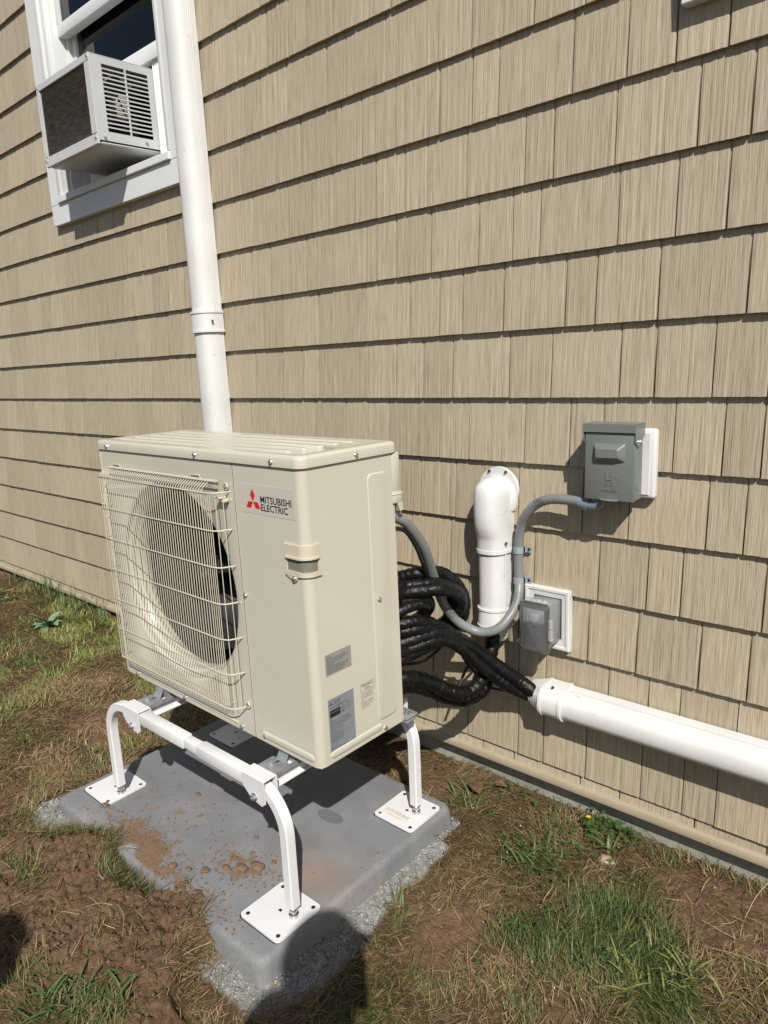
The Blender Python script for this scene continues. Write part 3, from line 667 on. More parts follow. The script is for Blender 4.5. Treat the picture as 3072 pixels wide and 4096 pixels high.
# embossed letter in ellipse and name
def ellipse_ring(cx, cz, a, c, wd, y, h):
    R_ = []
    for i in range(40):
        t = 2 * math.pi * i / 40; ct, st_ = math.cos(t), math.sin(t)
        R_.append([(cx + (a + wd) * ct, y, cz + (c + wd) * st_), (cx + (a + wd) * ct, y - h, cz + (c + wd) * st_), (cx + a * ct, y - h, cz + c * st_), (cx + a * ct, y, cz + c * st_)])
    R_.append(R_[0]); return MB().loft(R_, False, False)
ellipse_ring(.1695, 1.0055, .0255, .0095, .0022, DY0 + .0004, .0011).build('embossed_logo', M['enamel'], db)
text('embossed_logo', 'H', .048, (.1695, DY0 - .0006, .9935), (1, 0, 0), (0, 0, 1), M['enamel'], db, local=False, xs=.62, align='CENTER', ext=.0012)
text('embossed_lettering', 'HALEX', .0105, (.1695, DY0 - .0004, .9790), (1, 0, 0), (0, 0, 1), M['enamel'], db, local=False, xs=1.25, align='CENTER', ext=.0010)
MB().prism([(.147 + .046 * (1 - math.cos(t)) / 2, DY0 - .012 * math.sin(t)) for t in [math.pi * i / 12 for i in range(13)]], lambda p: (p[0], p[1], .9580), lambda p: (p[0], p[1], .9595)).build('padlock_tab', M['galv'], db)

# ------------------------------------------------------------------ outlet with bubble cover
ob = thing('mounting_block', 'white square mounting block framing the covered outlet', 'mounting block', (-.03, 0, .51))
def frame(x0, x1, z0, z1, x2, x3, z2, z3, y0, y1, y2):
    O = [(x0, z0), (x1, z0), (x1, z1), (x0, z1)]; I = [(x2, z2), (x3, z2), (x3, z3), (x2, z3)]
    i2 = [(x0 + .009, z0 + .009), (x1 - .009, z0 + .009), (x1 - .009, z1 - .009), (x0 + .009, z1 - .009)]
    R_ = [[(x, y0, z) for x, z in O], [(x, y1, z) for x, z in O], [(x + (.5 * (x2 + x3) - x) * .03, y1 - .002, z + (.5 * (z2 + z3) - z) * .03) for x, z in O], [(x, y1 - .002, z) for x, z in i2], [(x, y1 + .0005, z) for x, z in [(p[0] + (.5 * (x2 + x3) - p[0]) * .03, p[1] + (.5 * (z2 + z3) - p[1]) * .03) for p in i2]], [(x, y2, z) for x, z in I], [(x, y0, z) for x, z in I]]
    return MB().loft(R_, False, False)
frame(-.099, .037, .506, .680, -.072, .014, .536, .655, .006, -.014, -.012).build('frame', M['white'], ob)
MB().box((-.074, .0, .534), (.016, .004, .657)).build('recess', M['boxgrey'], ob)
oc = thing('outdoor_outlet', 'outdoor outlet with clear smoky bubble cover on grey box', 'outlet', (-.03, -.06, .515))
MB().bbox((-.066, -.066, .532), (.008, -.0005, .652), .004, 2).build('outlet_box', M['boxgrey'], oc, sm=40)
MB().bbox((-.071, -.074, .522), (.011, -.0665, .655), .006, 2).build('gasket_frame', M['boxgrey'], oc, sm=40)
MB().bbox((-.060, -.079, .545), (-.004, -.0745, .635), .003, 2).build('device_plate', M['boxgrey'], oc, sm=40)
b = MB()
for z in (.572, .612):
    b.bbox((-.045, -.0815, z - .013), (-.019, -.0795, z + .013), .004, 2)
b.build('receptacle', mat('grey_receptacle', (.30, .31, .32), .4), oc, sm=40)
# domed clear cover: rim and tapered dome
q0 = rr([(-.074, .517), (.013, .517), (.013, .658), (-.074, .658)], .009); q1 = rr([(-.069, .523), (.008, .523), (.008, .652), (-.069, .652)], .008)
b = MB().loft([[(x, -.0745, z) for x, z in q0], [(x, -.0850, z) for x, z in q0], [(x, -.0866, z) for x, z in q1]], False, False).build('cover_rim', M['clear'], oc, sm=40)
O = rr([(-.069, .523), (.008, .523), (.008, .652), (-.069, .652)], .008); I = rr([(-.061, .530), (-.007, .530), (-.007, .635), (-.061, .635)], .008)
MB().loft([[(x, -.0862, z) for x, z in O], [(x, -.1035, z) for x, z in I], [(x + (-.034 - x) * .08, -.1050, z + (.58 - z) * .06) for x, z in I]], False, True).build('cover_dome', M['clear'], oc, sm=35)
b = MB()
for i in range(4): b.tube([(-.052 + i * .0165, -.082, .6625), (-.0375 + i * .0165, -.082, .6625)], .0062, 12)
b.build('hinge', M['clearhinge'], oc, sm=40)
b = MB().tube([(.018, -.082, .560), (.018, -.082, .592)], .0085, 12); b.tube([(.018, -.082, .594), (.018, -.082, .616)], .0075, 12); b.bbox((.0125, -.086, .553), (.021, -.078, .559), .002, 1)
b.build('latch', M['clearhinge'], oc, sm=40)
b = MB(); pts = [(-.078 + .005 * math.cos(t), -.082, .537 + .005 * math.sin(t)) for t in [2 * math.pi * i / 12 for i in range(12)]]; pts.append(pts[0]); b.tube(pts, .0015, 6); b.build('lock_ring', M['clearhinge'], oc)

# ------------------------------------------------------------------ black wrapped lines
def wrapped(name, P, r, parent, seed=0, amp=.055, m='tape', k=12):
    pts = catmull(P, k); rnd = random.Random(seed); n = len(pts); ln = sum((pts[i + 1] - pts[i]).length for i in range(n - 1)); st = max(40, int(ln / .0035))
    # resample evenly
    cum = [0]
    for i in range(n - 1): cum.append(cum[-1] + (pts[i + 1] - pts[i]).length)
    out = []; j = 0
    for i in range(st + 1):
        s_ = ln * i / st
        while j < n - 2 and cum[j + 1] < s_: j += 1
        f = (s_ - cum[j]) / max(1e-9, cum[j + 1] - cum[j]); out.append(pts[j].lerp(pts[j + 1], f))
    off = [rnd.gauss(0, 1) for _ in range(st + 2)]; rf = [r * (1 + amp * (.55 * math.sin(i * 1.35 + seed) * (0.5 + .5 * math.sin(i * .11 + seed)) + .42 * off[i]) + .05 * math.sin(i * .09)) for i in range(st + 1)]
    b = MB().tube(out, r, 16, rfn=lambda t: rf[int(round(t * st))])
    rnd2 = random.Random(seed + 5); b.v = [(x + rnd2.gauss(0, r * .018), y + rnd2.gauss(0, r * .018), z + rnd2.gauss(0, r * .018)) for x, y, z in b.v]
    return b.build(name, M[m], parent, sm=70)
cA = [(-0.40, -0.46, .72), (-0.308, -0.340, 0.743), (-0.281, -0.320, 0.752), (-0.250, -0.300, 0.760), (-0.242, -0.260, 0.753), (-0.236, -0.220, 0.739), (-0.243, -0.170, 0.709), (-0.237, -0.140, 0.678), (-0.235, -0.120, 0.640), (-0.237, -0.120, 0.607), (-0.250, -0.130, 0.57), (-0.29, -0.170, 0.53), (-.33, -.22, .52), (-.36, -.3, .54)]
cB = [(-.38, -.44, .70), (-0.292, -0.360, 0.726), (-0.250, -0.340, 0.736), (-0.222, -0.310, 0.737), (-0.211, -0.270, 0.729), (-0.213, -0.220, 0.704), (-0.225, -0.190, 0.672), (-.235, -.18, .63), (-.26, -.18, .585), (-.30, -.2, .56), (-.34, -.26, .56)]
cC = [(-.36, -.44, .69), (-0.276, -0.380, 0.712), (-0.234, -0.360, 0.727), (-0.201, -0.330, 0.730), (-0.180, -0.300, 0.729), (-0.182, -0.250, 0.713), (-0.199, -0.190, 0.676), (-0.211, -0.170, 0.638), (-0.233, -0.170, 0.602), (-0.262, -0.18, 0.565), (-.31, -.21, .54)]
cD = [(-.36, -.42, .67), (-0.277, -0.380, 0.692), (-0.241, -0.360, 0.704), (-0.223, -0.330, 0.703), (-0.223, -0.300, 0.690), (-0.236, -0.280, 0.663), (-0.264, -0.270, 0.631), (-0.30, -0.260, 0.600), (-.36, -.27, .58)]
cD2 = [(-.36, -.44, .65), (-0.261, -0.400, 0.675), (-0.241, -0.380, 0.685), (-0.228, -0.350, 0.690), (-0.220, -0.330, 0.688), (-0.232, -0.300, 0.670), (-0.258, -0.280, 0.643), (-0.285, -0.270, 0.617), (-.34, -.28, .59)]
LE = [(-.38, -.43, .62), (-0.263, -0.400, 0.642), (-0.229, -0.370, 0.650), (-0.216, -0.330, 0.642), (-0.220, -0.280, 0.613), (-0.214, -0.230, 0.580), (-.22, -.2, .56), (-.25, -.15, .56)]
LF = [(-.38, -.43, .60), (-0.264, -0.400, 0.619), (-0.227, -0.370, 0.628), (-0.211, -0.330, 0.623), (-0.208, -0.280, 0.603), (-0.203, -0.225, 0.571), (-.19, -.17, .53)]
m1 = [(-.38, -.44, .57), (-0.266, -0.400, 0.589), (-0.232, -0.370, 0.599), (-0.209, -0.330, 0.606), (-0.195, -0.290, 0.600), (-0.183, -0.250, 0.581), (-0.177, -0.200, 0.547), (-0.163, -0.160, 0.512), (-0.145, -0.120, 0.470), (-0.119, -0.090, 0.435), (-0.093, -0.060, 0.403), (-0.067, -0.050, 0.386), (-0.044, -0.047, 0.374), (.0, -.045, .366)]
m2 = [(-.38, -.45, .56), (-0.249, -0.420, 0.575), (-0.234, -0.380, 0.575), (-0.211, -0.340, 0.584), (-0.194, -0.300, 0.587), (-0.182, -0.260, 0.571), (-0.166, -0.220, 0.535), (-0.157, -0.170, 0.480), (-0.145, -0.120, 0.434), (-0.120, -0.090, 0.399), (-0.102, -0.060, 0.373), (-0.076, -0.042, 0.358), (-0.044, -0.040, 0.356), (.0, -.04, .356)]
m3 = [(-.38, -.45, .53), (-0.250, -0.420, 0.555), (-0.235, -0.380, 0.559), (-0.218, -0.340, 0.570), (-0.207, -0.290, 0.575), (-0.195, -0.250, 0.572), (-.184, -.215, .545)]
u1 = [(-.187, -.045, .56), (-0.185, -0.050, 0.52), (-0.183, -0.060, 0.487), (-0.183, -0.070, 0.460), (-0.184, -0.090, 0.435), (-0.176, -0.120, 0.420), (-0.172, -0.150, 0.403), (-0.182, -0.180, 0.392), (-0.191, -0.220, 0.400), (-0.204, -0.260, 0.423), (-0.216, -0.300, 0.454), (-0.221, -0.340, 0.479), (-0.222, -0.380, 0.499), (-0.231, -0.420, 0.510), (-0.30, -0.450, 0.507), (-.38, -.46, .50)]
u2 = [(-.197, -.032, .56), (-0.200, -0.036, 0.49), (-0.193, -0.050, 0.435), (-0.187, -0.075, 0.388), (-0.187, -0.110, 0.362), (-0.197, -0.150, 0.355), (-0.213, -0.190, 0.364), (-0.227, -0.240, 0.390), (-0.238, -0.290, 0.423), (-0.238, -0.340, 0.455), (-0.245, -0.380, 0.470), (-0.26, -0.430, 0.477), (-.36, -.46, .47)]
ls1 = thing('insulated_line_set', 'black tape wrapped hoses coiled in loops beside the heat pump', 'hose bundle', (-.26, -.3, .58))
for i, (P, r) in enumerate(((cA, .0190), (cB, .0175), (cC, .0180), (cD, .0155), (cD2, .0150), (LE, .0180))): wrapped('hose', P, r, ls1, i)
ls2 = thing('insulated_line_set', 'black wrapped hoses running from the unit diagonally into the level white cover', 'hose bundle', (-.15, -.15, .36))
for i, (P, r) in enumerate(((LF, .0180), (m1, .0195), (m2, .0180), (m3, .0190))): wrapped('hose', P, r, ls2, 20 + i, .045)
ls3 = thing('insulated_line_set', 'thick black wrinkled hose dropping from elbow cover and curving under to unit', 'hose bundle', (-.2, -.2, .35))
for i, (P, r) in enumerate(((u1, .0205), (u2, .0185))): wrapped('hose', P, r, ls3, 40 + i, .10)
def cable(label, P, r, m='cable'):
    pts = catmull(P, 8); o = MB().tube(pts, r, 8).build('cable', M[m], None, sm=60); tag(o, label, 'cable', 'thin black cables beside the hoses'); return o
cable('thin black cable curving below the upper hose loops', [(-.34, -.38, .50), (-0.257, -0.340, 0.516), (-0.245, -0.300, 0.512), (-0.238, -0.260, 0.523), (-0.236, -0.220, 0.534), (-0.220, -0.200, 0.531), (-0.225, -0.160, 0.494), (-0.232, -0.120, 0.447), (-0.227, -0.090, 0.409), (-0.201, -0.060, 0.359), (-0.160, -0.050, 0.352), (-0.108, -0.045, 0.362), (-.05, -.04, .36)], .0042)
cable('short thin black cable crossing down to the curved hose', [(-.200, -.08, .478), (-0.218, -0.100, 0.455), (-0.229, -0.120, 0.431), (-0.233, -0.140, 0.404), (-0.235, -0.160, 0.375)], .0045)
cable('thin black cable running beside the grey conduit at the unit', [(-.24, -.475, .91), (-0.219, -0.460, 0.917), (-0.207, -0.440, 0.916), (-0.207, -0.400, 0.900), (-0.210, -0.360, 0.854), (-0.214, -0.330, 0.803), (-0.227, -0.300, 0.760), (-0.240, -0.270, 0.724), (-.25, -.25, .69)], .0055)

# ------------------------------------------------------------------ concrete pad
pad = thing('equipment_pad', 'grey composite pad with rounded edges under the stand, soil spilled on it', 'pad', ((PX0 + PX1) / 2, (PY0 + PY1) / 2, 0))
def pad_material():
    m = mat('pad_composite', rough=.7, spec=.3); N = NT(m); b = N.n['Principled BSDF']; tc = N.add('ShaderNodeTexCoord')
    def noise(s, d, st=(1, 1, 1)):
        mp = N.add('ShaderNodeMapping'); mp.inputs['Scale'].default_value = st; N.link(tc.outputs['Object'], mp.inputs[0])
        n = N.add('ShaderNodeTexNoise'); n.inputs['Scale'].default_value = s; n.inputs['Detail'].default_value = d; n.inputs['Roughness'].default_value = .65; N.link(mp.outputs[0], n.inputs['Vector']); return n.outputs['Fac']
    def ramp(src, a, c, ca=(0, 0, 0), cb=(1, 1, 1)):
        r = N.add('ShaderNodeValToRGB'); r.color_ramp.elements[0].position = a; r.color_ramp.elements[1].position = c; r.color_ramp.elements[0].color = (*ca, 1); r.color_ramp.elements[1].color = (*cb, 1); N.link(src, r.inputs[0]); return r.outputs[0]
    def mixc(f, A, B):
        x = N.add('ShaderNodeMix', data_type='RGBA'); N.link(f, x.inputs[0])
        if isinstance(A, tuple): x.inputs[6].default_value = (*A, 1)
        else: N.link(A, x.inputs[6])
        if isinstance(B, tuple): x.inputs[7].default_value = (*B, 1)
        else: N.link(B, x.inputs[7])
        return x.outputs[2]
    c = mixc(ramp(noise(7, 5), .35, .68), (.142, .144, .154), (.190, .192, .200))
    c = mixc(ramp(noise(2.3, 4, (1, 3, 1)), .5, .75), c, (.20, .20, .198))
    geo = N.add('ShaderNodeNewGeometry'); sep = N.add('ShaderNodeSeparateXYZ'); N.link(geo.outputs['Position'], sep.inputs[0])
    def mth(op, a, bb=None, cc=None):
        n = N.add('ShaderNodeMath', operation=op)
        for i, v in enumerate((a, bb, cc)):
            if v is None: continue
            if isinstance(v, (int, float)): n.inputs[i].default_value = v
            else: N.link(v, n.inputs[i])
        return n.outputs[0]
    def spot(cx, cy, rx, ry):
        dx = mth('DIVIDE', mth('SUBTRACT', sep.outputs[0], cx), rx); dy = mth('DIVIDE', mth('SUBTRACT', sep.outputs[1], cy), ry)
        d2 = mth('ADD', mth('MULTIPLY', dx, dx), mth('MULTIPLY', dy, dy)); return mth('EXPONENT', mth('MULTIPLY', d2, -1.0))
    # dusty pale rim where the ground splashes the edge
    ex = mth('MAXIMUM', mth('ABSOLUTE', mth('DIVIDE', mth('SUBTRACT', sep.outputs[0], (PX0 + PX1) / 2), (PX1 - PX0) / 2)), mth('ABSOLUTE', mth('DIVIDE', mth('SUBTRACT', sep.outputs[1], (PY0 + PY1) / 2), (PY1 - PY0) / 2)))
    rim = mth('MULTIPLY', mth('MULTIPLY', ramp(ex, .86, .99), ramp(noise(160, 3), .40, .62)), ramp(noise(5, 3), .35, .6))
    c = mixc(mth('MULTIPLY', rim, .5), c, (.30, .29, .255))
    s1 = mth('ADD', mth('ADD', spot(-.84, -.90, .13, .045), spot(-.70, -.88, .075, .035)), mth('ADD', spot(-.45, -.79, .085, .06), spot(-.60, -.93, .16, .04)))
    s1 = mth('ADD', s1, mth('MULTIPLY', spot(-.78, -.78, .20, .10), .42))
    st = ramp(mth('MULTIPLY_ADD', noise(26, 7), .95, mth('MULTIPLY', s1, .21)), .615, .71)
    c = mixc(st, c, (.160, .108, .070))
    hz = mth('MULTIPLY', spot(-.29, -.70, .085, .07), .55); c = mixc(hz, c, (.27, .185, .125))
    wet = ramp(mth('ADD', spot(-.425, -.515, .045, .022), mth('MULTIPLY', noise(30, 2), .12)), .40, .46); c = mixc(mth('MULTIPLY', wet, .55), c, (.07, .07, .074))
    N.link(c, b.inputs['Base Color'])
    bp = N.add('ShaderNodeBump'); bp.inputs['Strength'].default_value = .35; bp.inputs['Distance'].default_value = .002; N.link(noise(140, 4), bp.inputs['Height']); N.link(bp.outputs[0], b.inputs['Normal'])
    return m
M['pad'] = pad_material()
def rrect(x0, y0, x1, y1, r, n=6):
    out = []
    for cx, cy, a0 in ((x1 - r, y0 + r, -90), (x1 - r, y1 - r, 0), (x0 + r, y1 - r, 90), (x0 + r, y0 + r, 180)):
        for i in range(n + 1): a = math.radians(a0 + 90 * i / n); out.append((cx + r * math.cos(a), cy + r * math.sin(a)))
    return out
rings = []
for ins, z in ((-.010, -.02), (-.006, .02), (-.001, .058), (.001, .068), (.004, .0745), (.009, .0787), (.016, .080)):
    rings.append([(x, y, z) for x, y in rrect(PX0 + ins, PY0 + ins, PX1 - ins, PY1 - ins, 
        .030 - min(ins, .02) * .5)])
MB().loft(rings).build('pad_slab', M['pad'], pad, sm=50)

# ------------------------------------------------------------------ stand
st = thing('equipment_stand', 'white tubular steel stand on four square foot plates carrying the heat pump', 'stand', (-.62, -.6, PZ))
BY, RY, BZ, tw = -.825, -.362, .3945, .0130
def arc(cx, cz, y, R_, s):
    return [(cx + s * R_ * math.sin(t), y, cz + R_ * math.cos(t)) for t in [math.radians(90) * i / 12 for i in range(13)]]
LEGS = {'FR': (-.228, BY, 1), 'FL': (-1.000, BY - .0, -1), 'RR': (-.240, RY, 1), 'RL': (-1.005, RY, -1)}
def plate(cx, cy, rot=0):
    s_ = .068; zz = PZ + .0005; P = rrect(cx - s_, cy - s_, cx + s_, cy + s_, .012, 4)
    return MB().prism(P, lambda p: (p[0], p[1], zz), lambda p: (p[0], p[1], zz + .0042))
PL = {'FR': (-.266, -.832), 'FL': (-1.047, -.818), 'RR': (-.268, -.368), 'RL': (-1.010, -.394)}
for k_, (x, y, s) in LEGS.items():
    a = arc(x - s * .10, BZ - .10, y, .10, s); a = [(x - s * .17, y, BZ)] + a + [(x, y, PZ + .034)]
    lg = MB().tube(a, tw, square=True, up0=(0, 1, 0)).build('leg', M['powder'], st, sm=25)
    b = MB().disc((x, y - 0, PZ + .0047), (0, 0, 1), .0115, .009, 14); b.disc((x, y, PZ + .0137), (0, 0, 1), .0062, .022, 10); b.disc((x, y, PZ + .017), (0, 0, 1), .0098, .007, 6)
    b.build('levelling_bolt', M['zinc'], lg, sm=30)
    cx, cy = PL[k_]; pl = plate(cx, cy).build('foot_plate', M['powder'], st, sm=30)
    MB().prism(rrect(cx - .069, cy - .069, cx + .069, cy + .069, .012, 4), lambda p: (p[0] - .0015, p[1] - .0015, PZ - .001), lambda p: (p[0] - .0015, p[1] - .0015, PZ + .0004)).build('rubber_mat', M['rubber'], pl)
    for dx in (-.053, .053):
        for dy in (-.053, .053): MB().disc((cx + dx, cy + dy, PZ + .0045), (0, 0, 1), .0052, .0005, 14).build('bolt_hole', M['dark'], pl)
    MB().bbox((cx - .005, cy - .004, PZ + .0046), (cx + .004, cy + .003, PZ + .0052), .0003, 1).build('slot', M['dark'], pl)
    if k_ == 'RR':
        MB().box((-.325, -.420, PZ + .0048), (-.232, -.387, PZ + .0051)).build('maker_sticker', M['paper'], pl)
        text('sticker_lettering', 'QUICK', .0155, (-.322, -.4005, PZ + .0054), (1, 0, 0), (0, 1, 0), M['redfade'], pl, False, xs=.9, res=1)
        text('sticker_lettering', '-SLING', .0155, (-.281, -.4005, PZ + .0054), (1, 0, 0), (0, 1, 0), M['inkgrey'], pl, False, xs=.88, res=1)
        text('sticker_lettering', 'by Rectorseal', .0095, (-.303, -.413, PZ + .0054), (1, 0, 0), (0, 1, 0), M['redfade'], pl, False, xs=.8, res=1)
for y in (BY, RY):
    MB().bbox((-.81, y - .0155, BZ - .0155), (-.597, y + .0155, BZ + .0155), .003, 2).build('outer_tube', M['powder'], st, sm=30)
    MB().bbox((-.60, y - .0128, BZ - .0128), (-.535, y + .0128, BZ + .0128), .003, 2).build('inner_tube', M['powder'], st, sm=30)
    MB().bbox((-.540, y - .0155, BZ - .0155), (-.34, y + .0155, BZ + .0155), .003, 2).build('outer_tube', M['powder'], st, sm=30)
    for x0, x1 in ((-.885, -.800), (-.352, -.272)):
        # saddle coupler: inverted U with clipped lower corners
        t = .0025; yo = .0195; zt = BZ + .0195; zl = BZ - .043
        poly = [(x0, zt), (x1, zt), (x1, zl + .010), (x1 - .012, zl), (x0 + .03, zl + .008), (x0 + .004, zl + .030), (x0, zl + .045)]
        b = MB()
        for ya, yb in ((y - yo, y - yo + t), (y + yo - t, y + yo)): b.prism(poly, lambda p: (p[0], ya, p[1]), lambda p: (p[0], yb, p[1]))
        b.bbox((x0, y - yo, zt - .0005), (x1, y + yo, zt + .003), .0014, 1)
        cpl = b.build('coupler', M['powder'], st, sm=25)
        xm = (x0 + x1) / 2 + .004; b = MB().disc((xm, y - yo - .0006, BZ - .027), (0, -1, 0), .0095, .0015, 14); b.disc((xm, y - yo - .002, BZ - .027), (0, -1, 0), .0075, .006, 6); b.disc((xm, y - yo - .004, BZ - .027), (0, -1, 0), .0042, .008, 8); b.build('bolt', M['zinc'], cpl)
RX = (-.326, -.866)
for x in RX:
    b = MB(); h = .0215; zt = .3985
    prof = [(x - h, zt - .030), (x - h, zt - .005), (x - h + .004, zt), (x + h - .004, zt), (x + h, zt - .005), (x + h, zt - .026), (x + h + .010, zt - .029), (x + h + .010, zt - .032), (x - h, zt - .032)]
    rl = b.prism(prof, lambda p: (p[0], BY + .0200, p[1]), lambda p: (p[0], RY - .0200, p[1])).build('cross_rail', M['powder'], st, sm=25)
    MB().bbox((x - .004, BY + .028, zt + .0003), (x + .004, BY + .062, zt + .0009), .0002, 1).build('slot', M['dark'], rl)

# ------------------------------------------------------------------ heat pump outdoor unit (built in its own frame: x along the front, y depth, z up)
UR = -.0204; UL = Vector((-1.054, -.733, .430)); W_, D_, HB, HT = .869, .292, .675, .702
hp = thing('heat_pump_unit', 'cream heat pump outdoor unit with wire fan grille standing on white stand', 'heat pump', UL, UR)
# service panel: front part, rounded corner, side
R_ = .020; pr = [(.6405, 0)] + [(W_ - R_ + R_ * math.sin(t), R_ - R_ * math.cos(t)) for t in [math.pi / 2 * i / 10 for i in range(11)]] + [(W_, .2745)]
inn = [(x - (.0015 if i > 5 else 0), y + (.0015 if i < 6 else 0)) for i, (x, y) in enumerate(pr)]
poly = pr + inn[::-1]
MB().prism(poly, lambda p: (p[0], p[1], .002), lambda p: (p[0], p[1], HB)).build('service_panel', M['cream'], hp, True, sm=30)
MB().bbox((.6375, .0, .002), (.6402, .01, HB), .001, 1).build('panel_edge', M['creamwire'], hp, True)
# fan panel with round opening
CX_, CZ_, RF_ = .345, .342, .262; n = 96; O = []; I = []
x0, x1, z0, z1 = .0165, .6368, .002, HB
for i in range(n):
    t = 2 * math.pi * i / n; c, s_ = math.cos(t), math.sin(t)
    k = min(((x1 - CX_) if c > 0 else (CX_ - x0)) / max(abs(c), 1e-6), ((z1 - CZ_) if s_ > 0 else (CZ_ - z0)) / max(abs(s_), 1e-6)); O.append((CX_ + k * c, CZ_ + k * s_)); I.append((CX_ + RF_ * c, CZ_ + RF_ * s_))
# make sure the rectangle's corners are hit
for cx, cz in ((x0, z0), (x1, z0), (x1, z1), (x0, z1)):
    j = min(range(n), key=lambda i: (O[i][0] - cx) ** 2 + (O[i][1] - cz) ** 2); O[j] = (cx, cz)
ring = lambda r, y: [(CX_ + r * math.cos(2 * math.pi * i / n), y, CZ_ + r * math.sin(2 * math.pi * i / n)) for i in range(n)]
fp = MB(); fp.loft([[(a, .0, c) for a, c in O], ring(RF_ + .006, .0), ring(RF_ + .001, .002), ring(RF_ - .003, .008)], False, False)
fpo = fp.build('fan_panel', M['cream'], hp, True, sm=40, recalc=False)
sh = MB().loft([ring(RF_ - .0035, .008), ring(RF_ - .010, .016), ring(RF_ - .018, .026), ring(RF_ - .022, .038), ring(RF_ - .022, .058), ring(RF_ - .018, .064)], False, False).build('fan_shroud', M['cream'], hp, True, sm=60, recalc=False)
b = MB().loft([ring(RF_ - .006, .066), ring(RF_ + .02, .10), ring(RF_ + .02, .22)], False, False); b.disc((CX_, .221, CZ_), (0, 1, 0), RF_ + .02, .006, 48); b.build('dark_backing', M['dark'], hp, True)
fb = MB()
for k in range(3):
    a0 = 2 * math.pi * k / 3 + .5; rings = []
    for i in range(9):
        r = .045 + (.215 - .045) * i / 8; wd = .40 + .55 * i / 8; sw = .5 * (i / 8) ** 1.4; row = []
        for j in range(9):
            u = j / 8 - .5; a = a0 + sw + u * wd * 1.3; row.append((CX_ + r * math.cos(a), .120 + .05 * u * 1.6, CZ_ + r * math.sin(a)))
        rings.append(row)
    fb.loft(rings, False, False, False)
fb.build('fan_blades', M['fan'], hp, True, sm=60, recalc=False)
b = MB().disc((CX_, .160, CZ_), (0, -1, 0), .050, .070, 28, .044); b.build('fan_hub', M['fan'], hp, True, sm=40)
MB().disc((CX_, .090, CZ_), (0, -1, 0), .010, .009, 10, .007).build('hub_nut', M['zinc'], hp, True, sm=30)
# left side, rear, base pan
MB().bbox((.0, .001, .002), (.0160, D_, HB), .003, 2).build('side_panel', M['cream'], hp, True, sm=30)
MB().box((.017, D_ - .006, .02), (W_ - .06, D_ - .002, HB - .003)).build('rear_coil', M['fins'], hp, True)
b = MB().bbox((.004, .006, .0), (W_ - .004, D_ - .004, .0018), .0006, 1); b.build('base_pan', M['cream'], hp, True)
MB().box((.64, .02, .01), (.645, D_ - .01, HB - .01)).build('inner_partition', M['dark'], hp, True)
MB().box((W_ - .055, .276, .005), (W_ - .003, D_ - .008, .56)).build('valve_plate', M['cream'], hp, True)
# rear corner cover with conduit hood
b = MB().bbox((W_ - .05, .2758, .578), (W_ + .0015, .302, HB), .003, 2); b.bbox((W_ - .05, .2750, .556), (W_ + .0035, .306, .584), .003, 2)
b.prism([(.2885, .557), (.306, .557), (.3075, .537), (.297, .535)], lambda p: (W_ - .04, p[0], p[1]), lambda p: (W_ + .003, p[0], p[1])); b.bbox((W_ - .03, .2735, .5755), (W_ + .0048, .307, .5795), .0015, 1)
b.build('connection_cover', M['cream'], hp, True, sm=30)
# lid with rounded edge and pressed ribs
rings = []
for ins, z in ((.0, HB + .0015), (.0, HB + .019), (.0015, HB + .0235), (.005, HB + .0262), (.010, HB + .0272), (.030, HB + .0272), (.036, HB + .0252)):
    rings.append([(x, y, z) for x, y in rrect(-.005 + ins, -.005 + ins, W_ + .005 - ins, D_ + .006 - ins, max(.022 - ins * .5, .006), 7)])
b = MB().loft(rings, False, True); lid = b.build('lid', M['lid'], hp, True, sm=40)
MB().box((.004, .004, HB + .0003), (W_ - .004, D_ - .002, HB + .0016)).build('lid_gap', M['dark'], hp, True)
for i in range(5):
    y = .052 + i * .047; b = MB(); zt = HB + .0252
    b.loft([[(x, y - .011, zt - .001), (x, y - .005, zt + .0035), (x, y + .005, zt + .0035), (x, y + .011, zt - .001)] for x in (.05, W_ - .095)], False, False, False)
    b.add([(W_ - .095, y - .011, zt - .001), (W_ - .095, y - .005, zt + .0035), (W_ - .095, y + .005, zt + .0035), (W_ - .095, y + .011, zt - .001), (W_ - .082, y, zt - .001)], [(0, 4, 1), (1, 4, 2), (2, 4, 3)])
    b.build('lid_rib', M['lid'], hp, True, sm=60, recalc=False)
# pressed bottom ribs and side plateau
def pill(o, ax, ln, h, nrm, dep, name):
    ax = Vector(ax); up = Vector((0, 0, 1)); nrm = Vector(nrm); o = Vector(o); r = h / 2; P = []
    for i in range(9): t = math.pi * i / 8 + math.pi / 2; P.append((r + r * math.cos(t), r * math.sin(t)))
    for i in range(9): t = math.pi * i / 8 - math.pi / 2; P.append((ln - r + r * math.cos(t), r * math.sin(t)))
    f = lambda s, d: [tuple(o + ax * (ln / 2 + (p[0] - ln / 2) * (1 - (1 - s) * h / ln * 1.2)) + up * p[1] * s + nrm * d) for p in P]
    MB().loft([f(1, -.0005), f(.72, dep * .8), f(.5, dep)], False, True).build(name, M['cream'], hp, True, sm=70)
pill((.662, 0, .022), (1, 0, 0), .190, .020, (0, -1, 0), .003, 'pressed_rib'); pill((W_, .030, .022), (0, 1, 0), .175, .020, (1, 0, 0), .003, 'pressed_rib')
pill((.082, 0, .018), (1, 0, 0), .235, .007, (0, -1, 0), .002, 'pressed_rib'); pill((.335, 0, .018), (1, 0, 0), .235, .007, (0, -1, 0), .002, 'pressed_rib')
P = rrect(.192, .038, .2560, .638, .013, 6)
